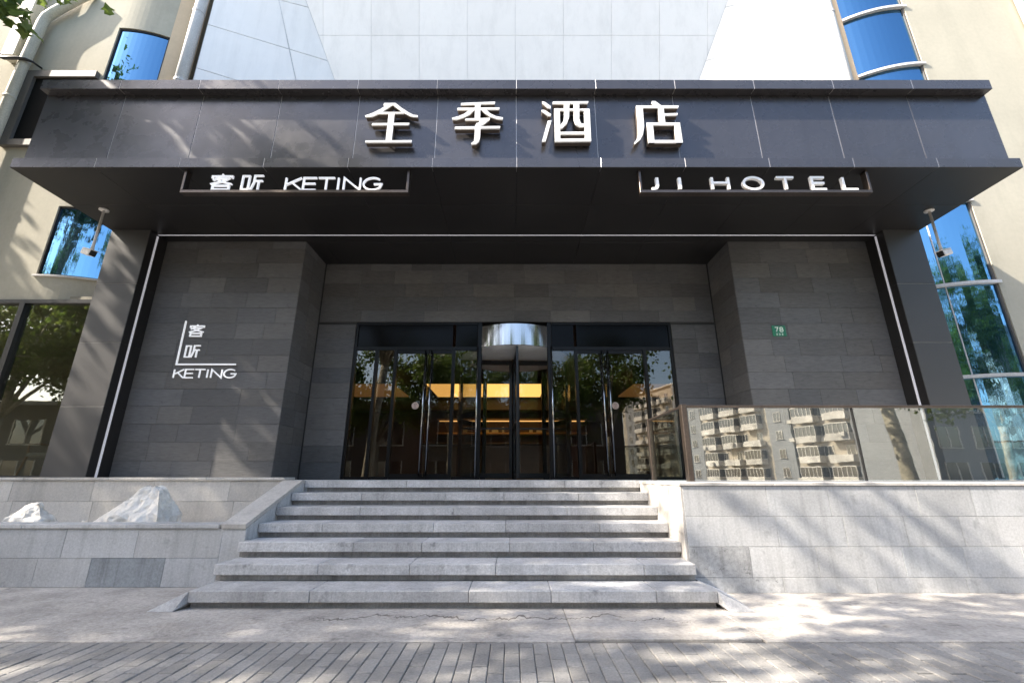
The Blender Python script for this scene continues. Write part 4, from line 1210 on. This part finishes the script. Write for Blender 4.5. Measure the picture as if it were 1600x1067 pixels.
OG = 'plane trees across the street, mirrored in the hotel glass'
for q, x in enumerate((-47, -41, -36, -31, -26, -21, -15.5, -9.2, -4.0, 1.6, 6.4, 26.5, 33.5)):
    plant('plane tree across the street seen only as a reflection in the hotel glass', (TA, TB)[q % 2], x + random.uniform(-.8, .8), -11.2 - (q % 3) * 1.6, q * 1.7, (1.45 if x < -20 else 0.95) + 0.12 * (q % 3), OG)

# ------------------------------------------------------------------ across the street (mirrored in the glass)
def shop_row(label, x0, x1, y, h, bay, mat):
    t = thing('street_building', label, 'building', ((x0 + x1) / 2, y - 4, -0.16))
    box('wall', mat, x0, x1, y - 9, y, -0.16, h, t)
    MB().cham(x0 - 0.2, x1 + 0.2, y - 9.2, y + 0.25, h + 0.002, h + 0.3, 0.02).build('roof_edge', 'granite', t)
    n = int((x1 - x0) / bay)
    for fl in range(max(1, int(h / 3.2))):
        for k in range(n):
            xa = x0 + bay * (k + 0.2); zb = 0.5 + fl * 3.1
            w = box('window', 'apt_glass', xa, xa + bay * 0.6, y - 0.05, y + 0.02, zb, zb + 1.8, t)
            b = MB(); b.box(xa - 0.08, xa, y + 0.001, y + 0.06, zb - 0.05, zb + 1.85); b.box(xa + bay * 0.6, xa + bay * 0.6 + 0.08, y + 0.001, y + 0.06, zb - 0.05, zb + 1.85)
            b.box(xa + bay * 0.29, xa + bay * 0.31, y + 0.021, y + 0.06, zb, zb + 1.8); b.box(xa - 0.1, xa + bay * 0.6 + 0.1, y + 0.001, y + 0.12, zb - 0.13, zb - 0.05)
            b.build('window_frame', 'apt_white', w)
shop_row('low dull building across the street, mirrored in the entrance doors', -72, 9, -19.5, 6.6, 4.0, 'brick_wall')
shop_row('grey office block across the street, mirrored at the right of the balustrade', 37, 66, -30, 16.0, 3.2, 'apt_grey')

AO = Vector((46, -50, -0.16)); ang = math.atan2(-0.957, -0.29)
ab_ = thing('apartment_block', 'cream apartment block with rows of balconies, mirrored in the balustrade glass', 'building', AO)
rotA = Matrix.Rotation(ang, 4, 'Z')
def aput(o, loc=(0, 0, 0)):
    o.parent = ab_
    o.matrix_parent_inverse = Matrix.Identity(4)
    o.rotation_euler = (0, 0, ang)
    o.location = rotA @ Vector(loc)
    return o
# local frame: +x runs along the front, -y points out of it (towards the hotel side)
NB, BWD, FHT, NF = 11, 5.0, 2.85, 7
aput(MB().box(-3, NB * BWD + 1, 0, 12, 0, NF * FHT + 1.2).build('wall', 'apt_wall'))
aput(MB().box(-3.3, NB * BWD + 1.3, -0.5, 12.3, NF * FHT + 1.2, NF * FHT + 1.5).build('roof', 'apt_white'))
def amesh(name, mb, mat):
    me = bpy.data.meshes.new(name); me.from_pydata(mb.v, [], mb.f); me.materials.append(M[mat]); me.update(); return me
b = MB(); b.box(-1.7, 1.7, -1.3, 0, 0, 0.95); bal = amesh('balcony', b, 'apt_white')
b = MB(); b.box(-1.66, 1.66, -1.25, -0.01, 0.951, 2.2); enc = amesh('window', b, 'apt_glass')
b = MB()
for q in range(6): b.box(-1.7 + q * 0.66, -1.62 + q * 0.66, -1.31, -1.2, 0.951, 2.2)
b.box(-1.72, 1.72, -1.32, 0, 2.2, 2.34); encf = amesh('window_frame', b, 'apt_white')
b = MB(); b.box(-0.55, 0.55, -0.06, 0, 0.9, 2.2); win = amesh('window', b, 'apt_glass')
b = MB(); b.box(-0.62, -0.55, -0.1, 0, 0.85, 2.25); b.box(0.55, 0.62, -0.1, 0, 0.85, 2.25); b.box(-0.62, 0.62, -0.1, 0, 2.2, 2.27); b.box(-0.7, 0.7, -0.2, 0, 0.78, 0.85); b.box(-0.03, 0.03, -0.1, 0, 0.9, 2.2); winf = amesh('window_frame', b, 'apt_white')
b = MB(); b.box(-0.4, 0.4, -0.45, -0.1, 0.2, 0.75); acu = amesh('air_conditioner', b, 'apt_white')
random.seed(77)
def aobj(me, loc, mat=None):
    o = bpy.data.objects.new(me.name, me); COL.objects.link(o); aput(o, loc); return o
aput(MB().box(-3.02, -0.6, -0.9, 0, 0, NF * FHT + 1.1).build('stair_tower', 'apt_grey'))
aput(MB().box(-3.06, -3.0, 0.1, 12.0, 0, NF * FHT + 1.1).build('end_wall', 'apt_grey'))
for fl in range(NF):
    for yy_ in (2.0, 5.2, 8.6):
        aput(MB().box(-3.12, -3.061, yy_, yy_ + 1.4, fl * FHT + 1.1, fl * FHT + 2.5).build('window', 'apt_glass'))
        aput(MB().box(-3.2, -3.061, yy_ - 0.1, yy_ + 1.5, fl * FHT + 0.95, fl * FHT + 1.09).build('window_sill', 'apt_white'))
for k in range(NB):
    if k % 4 == 2:
        aput(MB().box(k * BWD - 0.2, k * BWD + 3.9, -0.35, 0, 0, NF * FHT + 1.1).build('wall_bay', 'apt_grey'))
for fl in range(NF):
    for k in range(NB):
        x, z = k * BWD + 1.9 + random.uniform(-.15, .15), fl * FHT + 0.35
        if k % 4 == 2:
            for me in (win, winf):
                aobj(me, (x, -0.36, z))
            continue
        aobj(bal, (x, 0, z))
        if random.random() < 0.7:
            aobj(enc, (x, 0, z)); aobj(encf, (x, 0, z))
        else:
            aobj(win, (x - .6, 0, z)); aobj(winf, (x - .6, 0, z))
        aobj(win, (x + 2.5, 0, z)); aobj(winf, (x + 2.5, 0, z))
        if random.random() < 0.6:
            aobj(acu, (x + 2.5 + random.uniform(-.6, .6), 0, z + random.uniform(-.2, .3)))
        if random.random() < 0.25:
            aobj(acu, (x + random.uniform(-1, 1), -1.3, z + random.uniform(-.1, .3)))
